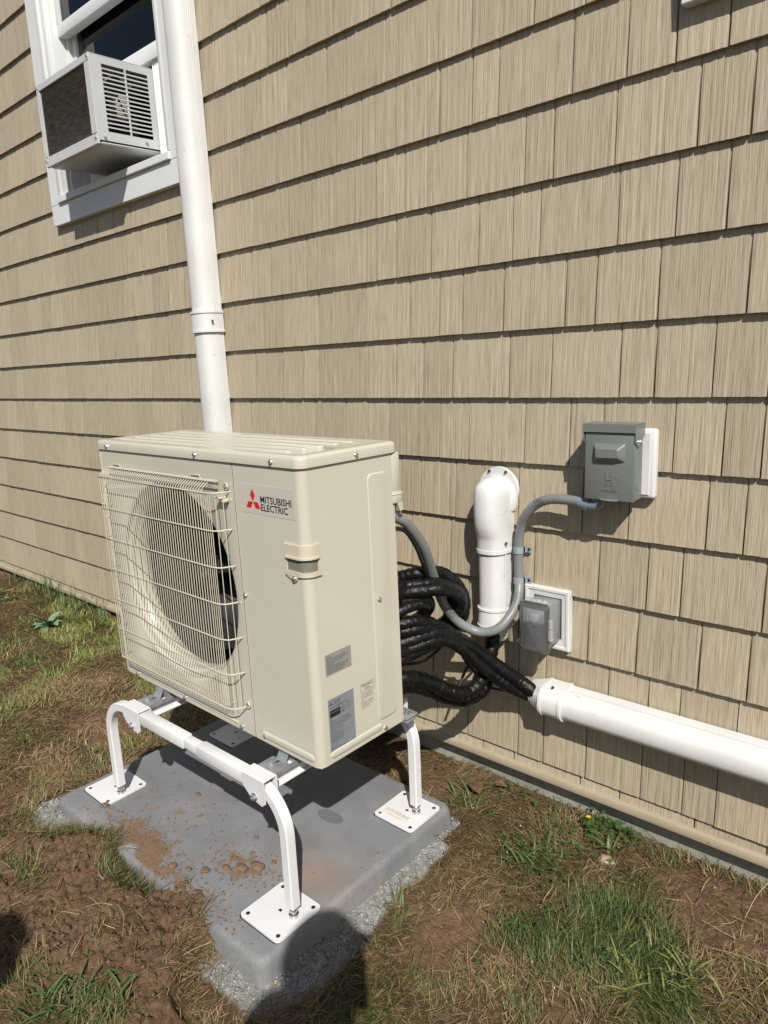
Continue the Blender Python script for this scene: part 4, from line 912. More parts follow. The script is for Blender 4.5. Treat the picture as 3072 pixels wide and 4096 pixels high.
MB().loft([[(W_ - .0004, a, c) for a, c in P], [(W_ + .0022, a + (.224 - a) * .05, c + (.338 - c) * .006) for a, c in P], [(W_ + .0024, a + (.224 - a) * .12, c + (.338 - c) * .012) for a, c in P]], False, True).build('pressed_panel', M['cream'], hp, True, sm=50)
# screws
for a, z in ((.063, .687), (.499, .687), (.784, .687)): hexscrew(hp, (a, -.005, z), (0, -1, 0))
for a, z in ((.647, .367), (.072, .011), (.326, .011), (.583, .012), (.677, .020)): hexscrew(hp, (a, -.001, z), (0, -1, 0))
hexscrew(hp, (W_ + .005, .156, .687), (1, 0, 0)); hexscrew(hp, (W_ + .003, .210, .342), (1, 0, 0)); hexscrew(hp, (W_, .214, .012), (1, 0, 0)); hexscrew(hp, (-.001, .02, .04), (-1, 0, 0))
for a, z in ((.621, .609), (.623, .591), (.6255, .345), (.622, .09)): MB().disc((a, .0, z), (0, -1, 0), .0028, .0005, 10).build('screw_hole', M['paper'], hp, True)
# corner handle
def corner(u, off):
    """distance u round the corner from the front (u=0 at x=W-R), returns point and normal"""
    ar = R_ * math.pi / 2
    if u < 0: p = (W_ - R_ + u, 0); nn = (0, -1)
    elif u < ar: t = u / R_; p = (W_ - R_ + R_ * math.sin(t), R_ - R_ * math.cos(t)); nn = (math.sin(t), -math.cos(t))
    else: p = (W_, R_ + (u - ar)); nn = (1, 0)
    return (p[0] + nn[0] * off, p[1] + nn[1] * off)
def csheet(us_, zs, off, off2=None):
    off2 = off if off2 is None else off2; n_ = 22; B_ = MB(); rings = []
    for z, o2 in ((zs[0], off2), (zs[1], off)):
        rings.append([(*corner(us_[0] + (us_[1] - us_[0]) * i / n_, o2), z) for i in range(n_ + 1)])
    return rings
def cplate(u0, u1, z0, z1, t0, t1, name, m):
    rings = []
    for z, t in ((z0, t0), (z0, t1), (z1, t1), (z1, t0)): rings.append([(*corner(u0 + (u1 - u0) * i / 22, t), z) for i in range(23)])
    b = MB().loft(rings, False, False, False)
    n_ = 23; k = len(b.v); b.f += [(0, n_, 2 * n_, 3 * n_), (n_ - 1, 4 * n_ - 1, 3 * n_ - 1, 2 * n_ - 1)]
    return b.build(name, m, hp, True, sm=40)
cplate(-.047, .049, .4452, .5148, -.0005, .0009, 'handle_plate', M['handle'])
cplate(-.046, .048, .487, .514, -.001, .0045, 'handle', M['handle'])
cplate(-.046, .048, .446, .456, -.001, .0050, 'handle_lower_lip', M['handle'])
cplate(-.046, -.040, .4565, .4865, -.001, .0045, 'handle_side', M['handle']); cplate(.042, .048, .4565, .4865, -.001, .0045, 'handle_side', M['handle'])
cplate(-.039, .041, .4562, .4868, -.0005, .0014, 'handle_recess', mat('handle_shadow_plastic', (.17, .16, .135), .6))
cplate(-.040, .042, .4845, .4885, .004, .0085, 'grip_lip', M['creamwire'])
MB().prism([(.806, .4455), (.845, .4455), (.838, .436), (.832, .4335), (.825, .436)], lambda p: (p[0], -.0045, p[1]), lambda p: (p[0], .0005, p[1])).build('handle_tab', M['handle'], hp, True)
hexscrew(hp, (.8325, -.0046, .4415), (0, -1, 0), .0038)
# wire grille
gr = MB(); GA0, GA1, GB = .066, .560, -.038; NW = 46; wr = .00104
zt0, zt1, zb_ = .611, .630, .078
for i in range(NW):
    a = GA0 + (GA1 - GA0) * i / (NW - 1)
    lo_ = [(a, GB, zb_ + .004), (a, GB * .9, zb_ - .003), (a, -.004, zb_ - .006)] if True else []
    gr.tube([(a, -.003, zt1 - .002), (a, GB * .35, zt1), (a, GB * .88, zt0 + .004), (a, GB, zt0 - .006), (a, GB, .345), *lo_], wr, 5)
for a, y in ((.569, -.0380), (.577, -.0375), (.584, -.0368), (.590, -.0355), (.603, -.029), (.6135, -.016)): gr.tube([(a, y, zt0 - .002), (a, y, zb_ + .006)], wr, 5)
for a, y in ((.058, -.030), (.048, -.016)): gr.tube([(a, y, zt0 - .002), (a, y, zb_ + .006)], wr, 5)
zz = [.608, .520, .4325, .344, .2555, .167, .078]
for z in zz: gr.tube([(.042, -.002, z), (.054, -.028, z), (.068, GB - .002, z), (.580, GB - .002, z), (.592, GB + .001, z), (.606, -.030, z), (.6185, -.002, z)], .0018, 6)
gr.tube([(.070, GB * .45, zt1 + .001), (.592, GB * .45, zt1 + .001)], .0021, 6); gr.tube([(.074, -.006, zt1 + .001), (.585, -.006, zt1 + .001)], .0018, 6)
for a in (.085, .47): gr.tube([(a, -.003, zt1 + .002), (a + .004, -.004, zt1 + .008), (a + .04, -.004, zt1 + .008), (a + .046, -.006, zt1 + .001)], .0016, 5)
gr.build('fan_grille', M['creamwire'], hp, True, sm=60)
for a, z in ((.612, .620), (.620, .083)):
    b = MB(); pts = [(a + .0075 * math.cos(t), -.004, z + .0075 * math.sin(t)) for t in [2 * math.pi * i / 14 for i in range(15)]]; b.tube(pts, .0021, 6); b.build('grille_eye', M['creamwire'], hp, True, sm=60); hexscrew(hp, (a, -.003, z), (0, -1, 0), .004)
b = MB().bbox((.585, -.022, .592), (.612, -.004, .598), .002, 1); b.bbox((.600, -.016, .584), (.618, -.001, .592), .002, 1); b.build('grille_clip', M['creamwire'], hp, True, sm=30)
b = MB().bbox((-.014, -.004, .514), (-.001, .012, .518), .0015, 1); b.bbox((-.006, -.002, .519), (-.001, .006, .545), .001, 1); b.bbox((-.012, -.002, .474), (-.001, .01, .479), .002, 1); b.build('left_clip', M['creamwire'], hp, True)
# badge
S = -.0006
MB().bbox((.666, -.0006, .567), (.846, .0, .632), .0002, 1).build('badge_plate', M['badge'], hp, True)
bd = [o for o in COL.objects if o.name == 'badge_plate'][0]
lx, lz = .7060, .5965
def rhomb(p0, ang):
    a = math.radians(ang); u = Vector((math.cos(a + math.pi / 6), math.sin(a + math.pi / 6))); v = Vector((math.cos(a - math.pi / 6), math.sin(a - math.pi / 6))); q = Vector(p0); L_ = .0168
    return [q, q + u * L_, q + u * L_ + v * L_, q + v * L_]
for ang in (90, 210, 330):
    q = rhomb((lx - .001, lz - .003), ang); MB().add([(p.x, -.0009, p.y) for p in q], [(0, 1, 2, 3)]).build('red_diamond', M['red'], hp, True, recalc=False)
text('brand_lettering', 'MITSUBISHI', .0212, (.7305, -.0009, .5942), (1, 0, 0), (0, 0, 1), M['ink'], hp, width=.1035, bold=.00036, sp=.97)
text('brand_lettering', 'ELECTRIC', .0212, (.7305, -.0009, .5765), (1, 0, 0), (0, 0, 1), M['ink'], hp, width=.0905, bold=.00036, sp=.97)
# side stickers (local side plane x = W_)
def sticker(y0, y1, z0, z1, m, name='sticker'):
    return MB().bbox((W_ - .0001, y0, z0), (W_ + .0005, y1, z1), .0001, 1).build(name, m, hp, True)
def stext(s_, size, y, z, m='ink', xs=.8, align='LEFT', nm='sticker_lettering'): return text(nm, s_, size, (W_ + .0008, y, z), (0, 1, 0), (0, 0, 1), M[m], hp, xs=xs, align=align, res=1)
sticker(.033, .112, .212, .262, M['silver'], 'warning_sticker')
for i, s_ in enumerate(('WARNING:', 'RISK OF ELECTRIC SHOCK CAN CAUSE INJURY', 'OR DEATH. DISCONNECT ALL REMOTE ELECTRIC', 'POWER SUPPLIES BEFORE SERVICING.', 'AVERTISSEMENT:', 'RISQUE DE CHOCS ELECTRIQUES. PEUT CAUSER', 'DES BLESSURES ET MEME ENTRAINER LA MORT.', "COUPER LES SOURCES D'ALIMENTATION", 'A DISTANCE AVANT LE DEPANNAGE.')):
    stext(s_, .0046, .036, .2525 - i * .0046, xs=.66)
sticker(.033, .113, .024, .156, M['bluesticker'], 'rating_sticker')
q = Vector((.0415, .1445))
for ang in (90, 210, 330):
    a = math.radians(ang); u = Vector((math.cos(a + math.pi / 6), math.sin(a + math.pi / 6))) * .0036; v = Vector((math.cos(a - math.pi / 6), math.sin(a - math.pi / 6))) * .0036
    MB().add([(W_ + .0008, p.x, p.y) for p in (q, q + u, q + u + v, q + v)], [(0, 1, 2, 3)]).build('small_diamond', M['ink'], hp, True, recalc=False)
stext('MITSUBISHI', .0058, .050, .1455, xs=.75); stext('ELECTRIC', .0058, .050, .1405, xs=.75); stext('SPLIT-SYSTEM HEAT PUMP', .0066, .038, .1325, xs=.72)
MB().box((W_ + .0006, .037, .112), (W_ + .0009, .069, .129)).build('certification_mark', M['ink'], hp, True)
text('certification_lettering', 'AHRI CERTIFIED', .0050, (W_ + .0012, .0385, .1215), (0, 1, 0), (0, 0, 1), M['bluesticker'], hp, xs=.75, res=1)
rr_ = MB(); pts = [(W_ + .0008, .0785 + .0060 * math.cos(t), .1215 + .0060 * math.sin(t)) for t in [2 * math.pi * i / 20 for i in range(21)]]; rr_.tube(pts, .0005, 4); rr_.build('round_mark', M['ink'], hp, True)
stext('ETL', .0055, .0785, .1196, xs=.8, align='CENTER'); stext('Intertek', .0036, .0725, .112, xs=.8)
for i, s_ in enumerate(('CONFORMS TO', 'ANSI/UL STD 1995', 'CERTIFIED TO', 'CAN/CSA STD')): stext(s_, .0032, .088, .1285 - i * .0042, xs=.7)
for i, s_ in enumerate(('MODEL', 'MXZ-3C30NA2          SERVICE REF. MXZ-3C30NA2-U1', 'UNIT SUPPLY 208/230 V  60 Hz  1 Ph  MAX VOLTAGE 253', 'APPROVED FOR HACR BREAKERS OR TIME DELAY FUSES', 'MAX FUSE 25 AMPS   MIN CIRCUIT AMPACITY 22.1', 'FAN MOTOR    2.43 FLA   77 W', 'COMPRESSOR   12.0 RLA   SCCR 5 kA', 'REFRIGERANT R410A', 'FACTORY CHARGED  9 LBS 4 OZ', 'IF THE LIQUID LINE EXCEEDS 82 FT ADD 0.22 OZ', 'PER ADDITIONAL FT LIQUID LINE', 'REFER TO MAKE TOTAL CHARGE', 'DESIGN PRESSURE HIGH 601 PSIG', '', 'WEIGHT 137 LBS', 'SERIAL No.', 'MITSUBISHI ELECTRIC CORPORATION', 'MADE IN THAILAND')):
    if s_: stext(s_, .0042, .036, .1045 - i * .0045, xs=.62)
b = MB()
for y0_, z0_, y1_, z1_ in ((.1355, .1355, .1825, .1358), (.1355, .1527, .1825, .153), (.1355, .1355, .1358, .153), (.1822, .1355, .1825, .153)): b.box((W_ + .0003, y0_, z0_), (W_ + .0006, y1_, z1_))
b.build('printed_border', M['ink'], hp, True)
stext('REFRIGERANT', .0075, .159, .1455, xs=.78, align='CENTER'); stext('R410A', .0075, .159, .1375, xs=.78, align='CENTER')
for i, s_ in enumerate(('THIS AIR CONDITIONER IS PROVID-', 'ED WITH THE NEW ALTERNATE', 'HFC (R410A) REFRIGERANT WHICH', 'IS NOT HARMFUL TO THE OZONE', 'LAYER.', 'AS THE HFC (R410A) REFRIGERANT', 'REQUIRES SPECIAL INSTALLATION', 'WORK, PLEASE REFER TO THE', 'INSTALLATION MANUAL.')): stext(s_, .0042, .1365, .129 - i * .0045, 'inkgrey', xs=.62)
# galvanised mounting feet under the unit (unit frame)
def wl(x, y): 
    d = Vector((x, y, 0)) - Vector((UL.x, UL.y, 0)); c, s_ = math.cos(-UR), math.sin(-UR); return (c * d.x - s_ * d.y, s_ * d.x + c * d.y)
for x in RX:
    for front in (1, -1):
        yy = -.735 if front > 0 else -.452
        def tr(px, py, pz): q = wl(px, py); return (q[0], q[1], pz - .430)
        b = MB(); w2_ = .032; y_out = yy - front * .066; zp = .3995
        poly = [(-w2_ + .004, y_out), (w2_ - .006, y_out), (w2_, y_out + front * .010), (w2_, yy - front * .010), (-w2_, yy - front * .010), (-w2_, y_out + front * .006)]
        b.prism(poly, lambda p: tr(x + p[0], p[1], zp), lambda p: tr(x + p[0], p[1], zp + .0035))
        b.prism([(-.016, yy - front * .016), (.018, yy - front * .016), (.018, yy - front * .0125), (-.016, yy - front * .0125)], lambda p: tr(x + p[0], p[1], zp + .0036), lambda p: tr(x + p[0] * .85, p[1] + front * .018, .4298))
        b.prism([(w2_ - .001, y_out + front * .012), (w2_ + .002, y_out + front * .012), (w2_ + .002, yy + front * .03), (w2_ - .001, yy + front * .03)], lambda p: tr(x + p[0], p[1], zp - .004), lambda p: tr(x + p[0], p[1], zp + .0075))
        b.prism([(-.028, yy + front * .004), (.028, yy + front * .004), (.028, yy + front * .05), (-.028, yy + front * .05)], lambda p: tr(x + p[0], p[1], .4005), lambda p: tr(x + p[0], p[1], .4297))
        b.v = [tuple(v) for v in b.v]; ft = b.build('mounting_foot', M['galv'], hp, True, sm=20)
        yb = y_out + front * .027; cb = tr(x - .006, yb, zp + .0038); b = MB().disc(cb, (0, 0, 1), .0125, .0014, 18); b.disc((cb[0], cb[1], cb[2] + .0014), (0, 0, 1), .0078, .0065, 6, .0072); b.build('foot_bolt', M['galv'], hp, True)
        cb = tr(x - .004, yb + front * .020, zp + .0037); MB().prism([(-.003, -.009), (.003, -.009), (.003, .009), (-.003, .009)], lambda p: (cb[0] + p[0], cb[1] + p[1], cb[2]), lambda p: (cb[0] + p[0], cb[1] + p[1], cb[2] + .0004)).build('foot_slot', M['dark'], hp, True)
# rear right perforated foot end that pokes out behind the unit
b = MB().bbox((W_ - .075, D_ + .022, -.022), (W_ - .018, D_ + .066, -.012), .004, 2); b.bbox((W_ - .073, D_ + .024, -.032), (W_ - .020, D_ + .064, -.0225), .004, 2); ft = b.build('mounting_foot', M['galv'], hp, True, sm=40)
for i in range(3):
    for j in range(3): MB().disc((W_ - .058 + i * .011 + (j % 2) * .005, D_ + .030 + j * .011, -.0119), (0, 0, 1), .0022, .0004, 8).build('foot_hole', M['dark'], hp, True)

# ------------------------------------------------------------------ vegetation and loose ground cover
def hgt(x, y): return height(np.asarray(x, float), np.asarray(y, float))
def blades(name, x, y, z, ln, wd, ang, lean, curl, col):
    """each blade: 5 vertices, a quad as two triangles plus the tip"""
    n = len(x); dx, dy = np.cos(ang), np.sin(ang); px_, py_ = -dy, dx
    V = np.zeros((n, 5, 3), np.float32)
    sl, cl = np.sin(lean), np.cos(lean); l2 = np.minimum(lean + curl, 1.62); s2, c2 = np.sin(l2), np.cos(l2)
    mx_ = x + dx * sl * ln * .5; my = y + dy * sl * ln * .5; mz = z + cl * ln * .5
    tx = mx_ + dx * s2 * ln * .5; ty_ = my + dy * s2 * ln * .5; tz = np.maximum(mz + c2 * ln * .5, z + .001)
    for j, (cx, cy, cz, w_) in enumerate(((x, y, z, wd * .8), (x, y, z, -wd * .8), (mx_, my, mz, wd), (mx_, my, mz, -wd))):
        V[:, j, 0] = cx + px_ * w_ * .5; V[:, j, 1] = cy + py_ * w_ * .5; V[:, j, 2] = cz
    V[:, 4, 0] = tx; V[:, 4, 1] = ty_; V[:, 4, 2] = tz
    b0 = np.arange(n)[:, None] * 5; F = np.concatenate([b0 + np.array([[0, 1, 3]]), b0 + np.array([[0, 3, 2]]), b0 + np.array([[2, 3, 4]])], 0)
    return fast_mesh(name, V.reshape(-1, 3), F, np.repeat(col, 5, 0), True, 3)
def scatter(n, x0, x1, y0, y1, dens):
    x = RNG.uniform(x0, x1, n); y = RNG.uniform(y0, y1, n); k = RNG.random(n) < dens(x, y); return x[k], y[k]
def ok(x, y):
    md = mound_sd(x, y); pdist = pad_dist(x, y); inpad = (pdist <= .004) & (md < .01)
    return (~inpad) & (y < .030)
def lumpy(x, y, s=11): return sstep(.32, .62, fbm(x + 2, y + 8, s, 3))
def edge_m(x, y):
    """grassy rim along the front-left edge of the soil heap"""
    md = mound_sd(x, y); return np.exp(-((md - .012) / .022) ** 2) * sstep(-.55, -.68, x) + .55 * np.exp(-((md - .02) / .02) ** 2) * blob(x, y, -.34, -.98, .10, .12)
def d_green(x, y):
    g = green_mask(x, y); dm_ = dirt_mask(x, y); gm_ = gravel_mask(x, y); mo = sstep(-.01, .02, mound_sd(x, y))
    base = (.06 + .94 * g) * (1 - .93 * dm_) * (1 - .93 * gm_) * (.25 + .75 * lumpy(x, y))
    onm = 1.1 * blob(x, y, -.44, -1.29, .11, .045) + 1.0 * blob(x, y, -.34, -1.22, .07, .035) + .7 * blob(x, y, -.88, -1.16, .08, .03) + .25 * blob(x, y, -.52, -1.08, .05, .04) + .018
    return (base * (1 - mo) + mo * np.maximum(onm, .85 * edge_m(x, y))) * ok(x, y)
def d_dry(x, y):
    g = green_mask(x, y); dm_ = dirt_mask(x, y); gm_ = gravel_mask(x, y); mo = sstep(-.01, .02, mound_sd(x, y))
    base = (1 - .82 * g) * (1 - .80 * dm_) * (1 - .9 * gm_) * (.35 + .65 * lumpy(x + 5, y, 8))
    onm = .55 * blob(x, y, -1.05, -1.18, .16, .06) + .5 * blob(x, y, -.80, -1.24, .10, .08) + .35 * blob(x, y, -.5, -1.1, .08, .05) + .05
    return (base * (1 - mo) + mo * np.maximum(onm, .8 * edge_m(x, y))) * ok(x, y)
def make_grass(name, n, box, dens, kind):
    x, y = scatter(n, *box, dens); m_ = len(x); z = hgt(x, y) - .002
    far = sstep(.9, 3.2, np.hypot(x - .87, y + 1.69) - .3)
    flow = fbm(x, y, 3.5, 2) * 6.28 * 2
    ang = flow + RNG.normal(0, 1.0, m_)
    if kind == 'green':
        ln = RNG.uniform(.018, .05, m_) * (1 + .5 * green_mask(x, y)); wd = RNG.uniform(.0010, .0022, m_) * (1 + .5 * far); lean = RNG.uniform(.35, 1.35, m_); curl = RNG.uniform(.1, .8, m_)
        t = RNG.random((m_, 1)); c = np.array([.022, .046, .012]) * (1 - t) + np.array([.075, .112, .028]) * t; yl = (RNG.random((m_, 1)) < .15); c = np.where(yl, np.array([.19, .17, .07]), c)
        left_sun = sstep(-.9, -1.6, x)[:, None]; c = c * (1 + .9 * left_sun) + left_sun * np.array([.026, .018, .0]); g = green_mask(x, y)[:, None]; c = c * (1 - .35 * (1 - g)) + np.array([.17, .14, .06]) * .35 * (1 - g)  # left lawn is yellower, with sunlight painted in as brighter blade colour
    else:
        ln = RNG.uniform(.020, .060, m_); wd = RNG.uniform(.0009, .0019, m_) * (1 + .4 * far); lean = RNG.uniform(1.15, 1.56, m_); curl = RNG.uniform(-.25, .3, m_)
        t = RNG.random((m_, 1)) ** 1.5; c = np.array([.105, .066, .032]) * (1 - t) + np.array([.33, .24, .135]) * t; left_sun = sstep(-.9, -1.6, x)[:, None]; c = c * (1 + .25 * left_sun); z = z + RNG.uniform(0, .010, m_)  # dry blades on the left get sunlight painted into their colour too
    c = c * RNG.uniform(.75, 1.2, (m_, 1))
    return link(name, blades(name, x, y, z, ln, wd, ang, lean, curl, c), M['grass'])
nearR = (-.35, .85, -1.0, .048); nearM = (-1.5, .1, -1.5, -.8); midL = (-2.2, -1.1, -1.4, .048); farL = (-4.8, -2.2, -1.2, .048); behind = (-1.2, -.15, -.27, .03); rightF = (.0, 1.2, -1.6, -.4)
def d_edge(x, y): return np.clip(edge_m(x, y), 0, 1) * ((pad_dist(x, y) > .0) | (mound_sd(x, y) > -.004))
def boxes(nm, kind, spec, label):
    for bx, n in spec: tag(make_grass(nm, n, bx, d_green if kind == 'green' else d_dry, kind), kind='stuff', label=label)
boxes('green_grass', 'green', ((nearR, 95000), (nearM, 52000), (midL, 84000), (farL, 90000), (behind, 9000), (rightF, 22000), ((.85, 1.9, -1.2, .03), 22000)), 'green grass growing in patches over the soil')
boxes('dry_grass', 'dry', ((nearR, 34000), (nearM, 20000), (midL, 34000), (farL, 30000), (behind, 7000), (rightF, 16000), ((.85, 1.9, -1.2, .03), 20000)), 'dry straw coloured grass lying matted on the soil')

tag(make_grass('green_grass', 60000, (-1.2, -.5, -1.15, -.86), d_edge, 'green'), kind='stuff', label='green grass fringe along the edge of the soil heap')
tag(make_grass('dry_grass', 26000, (-1.2, -.28, -1.15, -.86), d_edge, 'dry'), kind='stuff', label='dry grass fringe along the edge of the soil heap')

def rocks(name, n, box, dens, rmin, rmax, m, up=.35, label=None):
    x, y = scatter(n, *box, dens); k = len(x); z = hgt(x, y); r = rmin + (rmax - rmin) * RNG.random(k) ** 3
    t = (1 + 5 ** .5) / 2; ico = np.array([(-1, t, 0), (1, t, 0), (-1, -t, 0), (1, -t, 0), (0, -1, t), (0, 1, t), (0, -1, -t), (0, 1, -t), (t, 0, -1), (t, 0, 1), (-t, 0, -1), (-t, 0, 1)]) / 1.9
    F0 = np.array([(0, 11, 5), (0, 5, 1), (0, 1, 7), (0, 7, 10), (0, 10, 11), (1, 5, 9), (5, 11, 4), (11, 10, 2), (10, 7, 6), (7, 1, 8), (3, 9, 4), (3, 4, 2), (3, 2, 6), (3, 6, 8), (3, 8, 9), (4, 9, 5), (2, 4, 11), (6, 2, 10), (8, 6, 7), (9, 8, 1)])
    V = ico[None] * (1 + RNG.uniform(-.32, .32, (k, 12, 1))); V = V * r[:, None, None] * np.stack([RNG.uniform(.7, 1.3, k), RNG.uniform(.7, 1.3, k), RNG.uniform(.5, .9, k)], -1)[:, None]
    a = RNG.uniform(0, 6.28, k); ca, sa = np.cos(a)[:, None], np.sin(a)[:, None]; vx = V[..., 0] * ca - V[..., 1] * sa; vy = V[..., 0] * sa + V[..., 1] * ca
    V = np.stack([vx + x[:, None], vy + y[:, None], V[..., 2] + (z + r * up)[:, None]], -1); F = (np.arange(k)[:, None, None] * 12 + F0[None]).reshape(-1, 3)
    return tag(link(name, fast_mesh(name, V.reshape(-1, 3), F, None, False, 3), m), kind='stuff', label=label)
rocks('gravel', 60000, (-1.45, .15, -1.15, -.2), lambda x, y: gravel_mask(x, y) * .9 * (pad_dist(x, y) > .002), .0008, .0045, M['gravel'], label='pale crushed gravel along the edges of the pad')
rocks('soil_clods', 24000, (-1.6, -.05, -1.6, -.8), lambda x, y: sstep(-.005, .02, mound_sd(x, y)) * .55 * lumpy(x, y, 14), .0004, .0046, M['clod'], label='crumbly brown soil clods on the dug soil')
rocks('soil_clods', 9000, (-.35, .8, -.9, .02), lambda x, y: dirt_mask(x, y) * .5 * ok(x, y), .0008, .0040, M['clod'], label='small soil crumbs on bare ground near the wall')
# crumbs of soil on the pad
def on_pad(name, n, spots, r0, r1, m, label):
    P_ = []
    for cx, cy, sx, sy, w_ in spots: k = int(n * w_); P_.append(np.stack([RNG.normal(cx, sx, k), RNG.normal(cy, sy, k)], -1))
    P_ = np.concatenate(P_); k = (P_[:, 0] > PX0 + .02) & (P_[:, 0] < PX1 - .02) & (P_[:, 1] > PY0 + .01) & (P_[:, 1] < PY1 - .02); P_ = P_[k]
    global scatter, hgt
    s0, h0 = scatter, hgt; scatter = lambda *a: (P_[:, 0], P_[:, 1]); hgt = lambda x, y: np.full(len(x), PZ)
    o = rocks(name, 1, (0, 0, 0, 0), None, r0, r1, m, .25, label); scatter, hgt = s0, h0; return o
on_pad('soil_crumbs', 2600, ((-.83, -.89, .09, .03, .25), (-.72, -.88, .05, .03, .12), (-.62, -.92, .12, .025, .25), (-.46, -.80, .06, .04, .2), (-.78, -.76, .14, .08, .08), (-.6, -.75, .25, .12, .05), (-.36, -.92, .05, .02, .05)), .0006, .0036, M['clod'], 'brown soil crumbs scattered over the pad')
def lump(name, c, r, m, label, cat, sq=(1, 1, .5), seed=1, group=None):
    bm = bmesh.new(); bmesh.ops.create_icosphere(bm, subdivisions=3, radius=1); rnd = random.Random(seed); o3 = [rnd.uniform(0, 50) for _ in range(3)]
    from mathutils import noise as mn
    for v in bm.verts:
        k = 1 + .38 * mn.noise(v.co * 1.6 + Vector(o3)) + .14 * mn.noise(v.co * 4.5 + Vector(o3)); v.co = Vector((v.co.x * sq[0], v.co.y * sq[1], v.co.z * sq[2])) * k * r
    bm.transform(Matrix.Translation(Vector(c))); me = bpy.data.meshes.new(name); bm.to_mesh(me); bm.free(); smooth(me, 60); return tag(link(name, me, m), label, cat, group)
lump('soil_clod', (-.424, -.772, PZ + .005), .015, M['clod'], 'largest brown soil clod lying on the pad by the near leg', 'soil clod', (1.5, .9, .5), 3)
lump('soil_clod', (-.452, -.800, PZ + .005), .013, M['clod'], 'brown soil clod on the pad just left of the largest clod', 'soil clod', (1.4, .9, .45), 5)
lump('soil_clod', (-.405, -.735, PZ + .003), .007, M['clod'], 'small soil clod on pad just behind the largest clod', 'soil clod', (1, .9, .5), 7)
lump('soil_clod', (-.60, -.905, PZ + .004), .010, M['clod'], 'soil clod on the pad at the edge of the soil heap', 'soil clod', (1.1, 1, .6), 8)
lump('soil_clod', (-.517, -.702, PZ + .003), .006, M['clod'], 'tiny lone soil clod in middle of the pad below the stand tube', 'soil clod', (1.1, 1, .6), 9)
lump('soil_clod', (-.812, -.684, PZ + .003), .007, M['clod'], 'small soil clod on the pad behind the front tube shadow', 'soil clod', (1.6, .8, .4), 11)
lump('soil_clod', (-.985, -.883, PZ + .003), .009, M['clod'], 'soil clod against the far left foot plate', 'soil clod', (1.6, 1, .5), 12)
for i_, (cx_, cy_, rr_l, lb_) in enumerate(((-.487, -.822, .009, 'soil clod on the pad between the large clods and the heap'), (-.52, -.862, .011, 'soil clod at the pad edge nearest the heap front'), (-.378, -.705, .005, 'pea sized soil clod on the pad behind the near leg'), (-.558, -.885, .008, 'small soil clod where the heap spills onto the pad'), (-.497, -.785, .006, 'small soil clod left of the two large clods'))):
    lump('soil_clod', (cx_, cy_, PZ + .002), rr_l, M['clod'], lb_, 'soil clod', (1.2, .9, .55), 30 + i_)
lump('stone', (.206, -.129, hgt(.206, -.129) + .006), .019, M['stone'], 'rounded brown stone lying among weeds near the wall', 'stone', (1.15, .8, .6), 2)

def leafmesh(V, F, p, ang, lean, ln, wd, seg=5, cup=.25, droop=.8):
    """a single broad blade or leaf arching out of point p"""
    d = Vector((math.cos(ang), math.sin(ang), 0)); s_ = Vector((-d.y, d.x, 0)); k = len(V); pos = Vector(p); th = lean
    for i in range(seg + 1):
        t = i / seg; w_ = wd * (math.sin(math.pi * min(1, .12 + t * .88)) ** .7) * (1 if t < .98 else .05); up = Vector((-d.x * math.cos(th), -d.y * math.cos(th), math.sin(th)))
        V += [tuple(pos - s_ * w_ / 2 + Vector((0, 0, w_ * cup))), tuple(pos), tuple(pos + s_ * w_ / 2 + Vector((0, 0, w_ * cup)))]
        pos = pos + (d * math.sin(th) + Vector((0, 0, 1)) * math.cos(th)) * ln / seg; th = min(th + droop / seg, 1.9)
    for i in range(seg):
        a = k + i * 3; F += [(a, a + 1, a + 4, a + 3), (a + 1, a + 2, a + 5, a + 4)]
def tuft(c, n, ln, wd, label, m='weed', cat='grass tuft', name='grass_tuft', lean=(.3, 1.25), spread=.02, group='coarse grass tufts in the lawn', seed=0, droop=.8, zoff=0):
    rnd = random.Random(seed + int(abs(c[0]) * 1000)); V, F = [], []; z0 = float(hgt(c[0], c[1])) + zoff
    for _ in range(n): leafmesh(V, F, (c[0] + rnd.gauss(0, spread), c[1] + rnd.gauss(0, spread), z0 - .003), rnd.uniform(0, 6.28), rnd.uniform(*lean), ln * rnd.uniform(.55, 1.1), wd * rnd.uniform(.7, 1.2), droop=droop * rnd.uniform(.6, 1.3))
    me = bpy.data.meshes.new(name); me.from_pydata(V, [], F); me.update(); smooth(me, 80); return tag(link(name, me, M[m]), label, cat, group)
M['yellowgrass'] = noisy('yellow_green_blade', (.11, .135, .035), (.19, .21, .06), 60, .5)
M['midgrass'] = noisy('mid_green_blade', (.040, .072, .020), (.085, .125, .036), 60, .5)
tuft((.42, -.445), 60, .085, .0050, 'broad bladed yellow green grass tuft at the bottom right', 'yellowgrass', seed=1, spread=.035, lean=(.6, 1.4))
tuft((.50, -.36), 40, .075, .0045, 'smaller yellow green grass tuft behind the broad bladed one', 'yellowgrass', seed=2, spread=.025, lean=(.5, 1.4))
tuft((-.235, -.105), 34, .085, .0042, 'grass tuft between the pad corner and the wall', 'midgrass', seed=3, spread=.02, lean=(.3, 1.2))
tuft((-.175, -.165), 20, .07, .0042, 'small grass tuft just outside the pad back corner', 'midgrass', seed=13, spread=.02, lean=(.4, 1.3))
tuft((.205, -.088), 7, .10, .0085, 'tall broad grass blades standing beside the brown stone', 'midgrass', seed=4, spread=.006, lean=(.15, .9), droop=1.1)
tuft((.03, -.27), 46, .075, .0050, 'green grass tuft right of the pad in mid ground', 'midgrass', seed=5, spread=.04, lean=(.5, 1.4))
tuft((.08, -.22), 22, .075, .0065, 'broad leaved tuft behind the mid ground green grass', 'midgrass', seed=15, spread=.03, lean=(.5, 1.3))
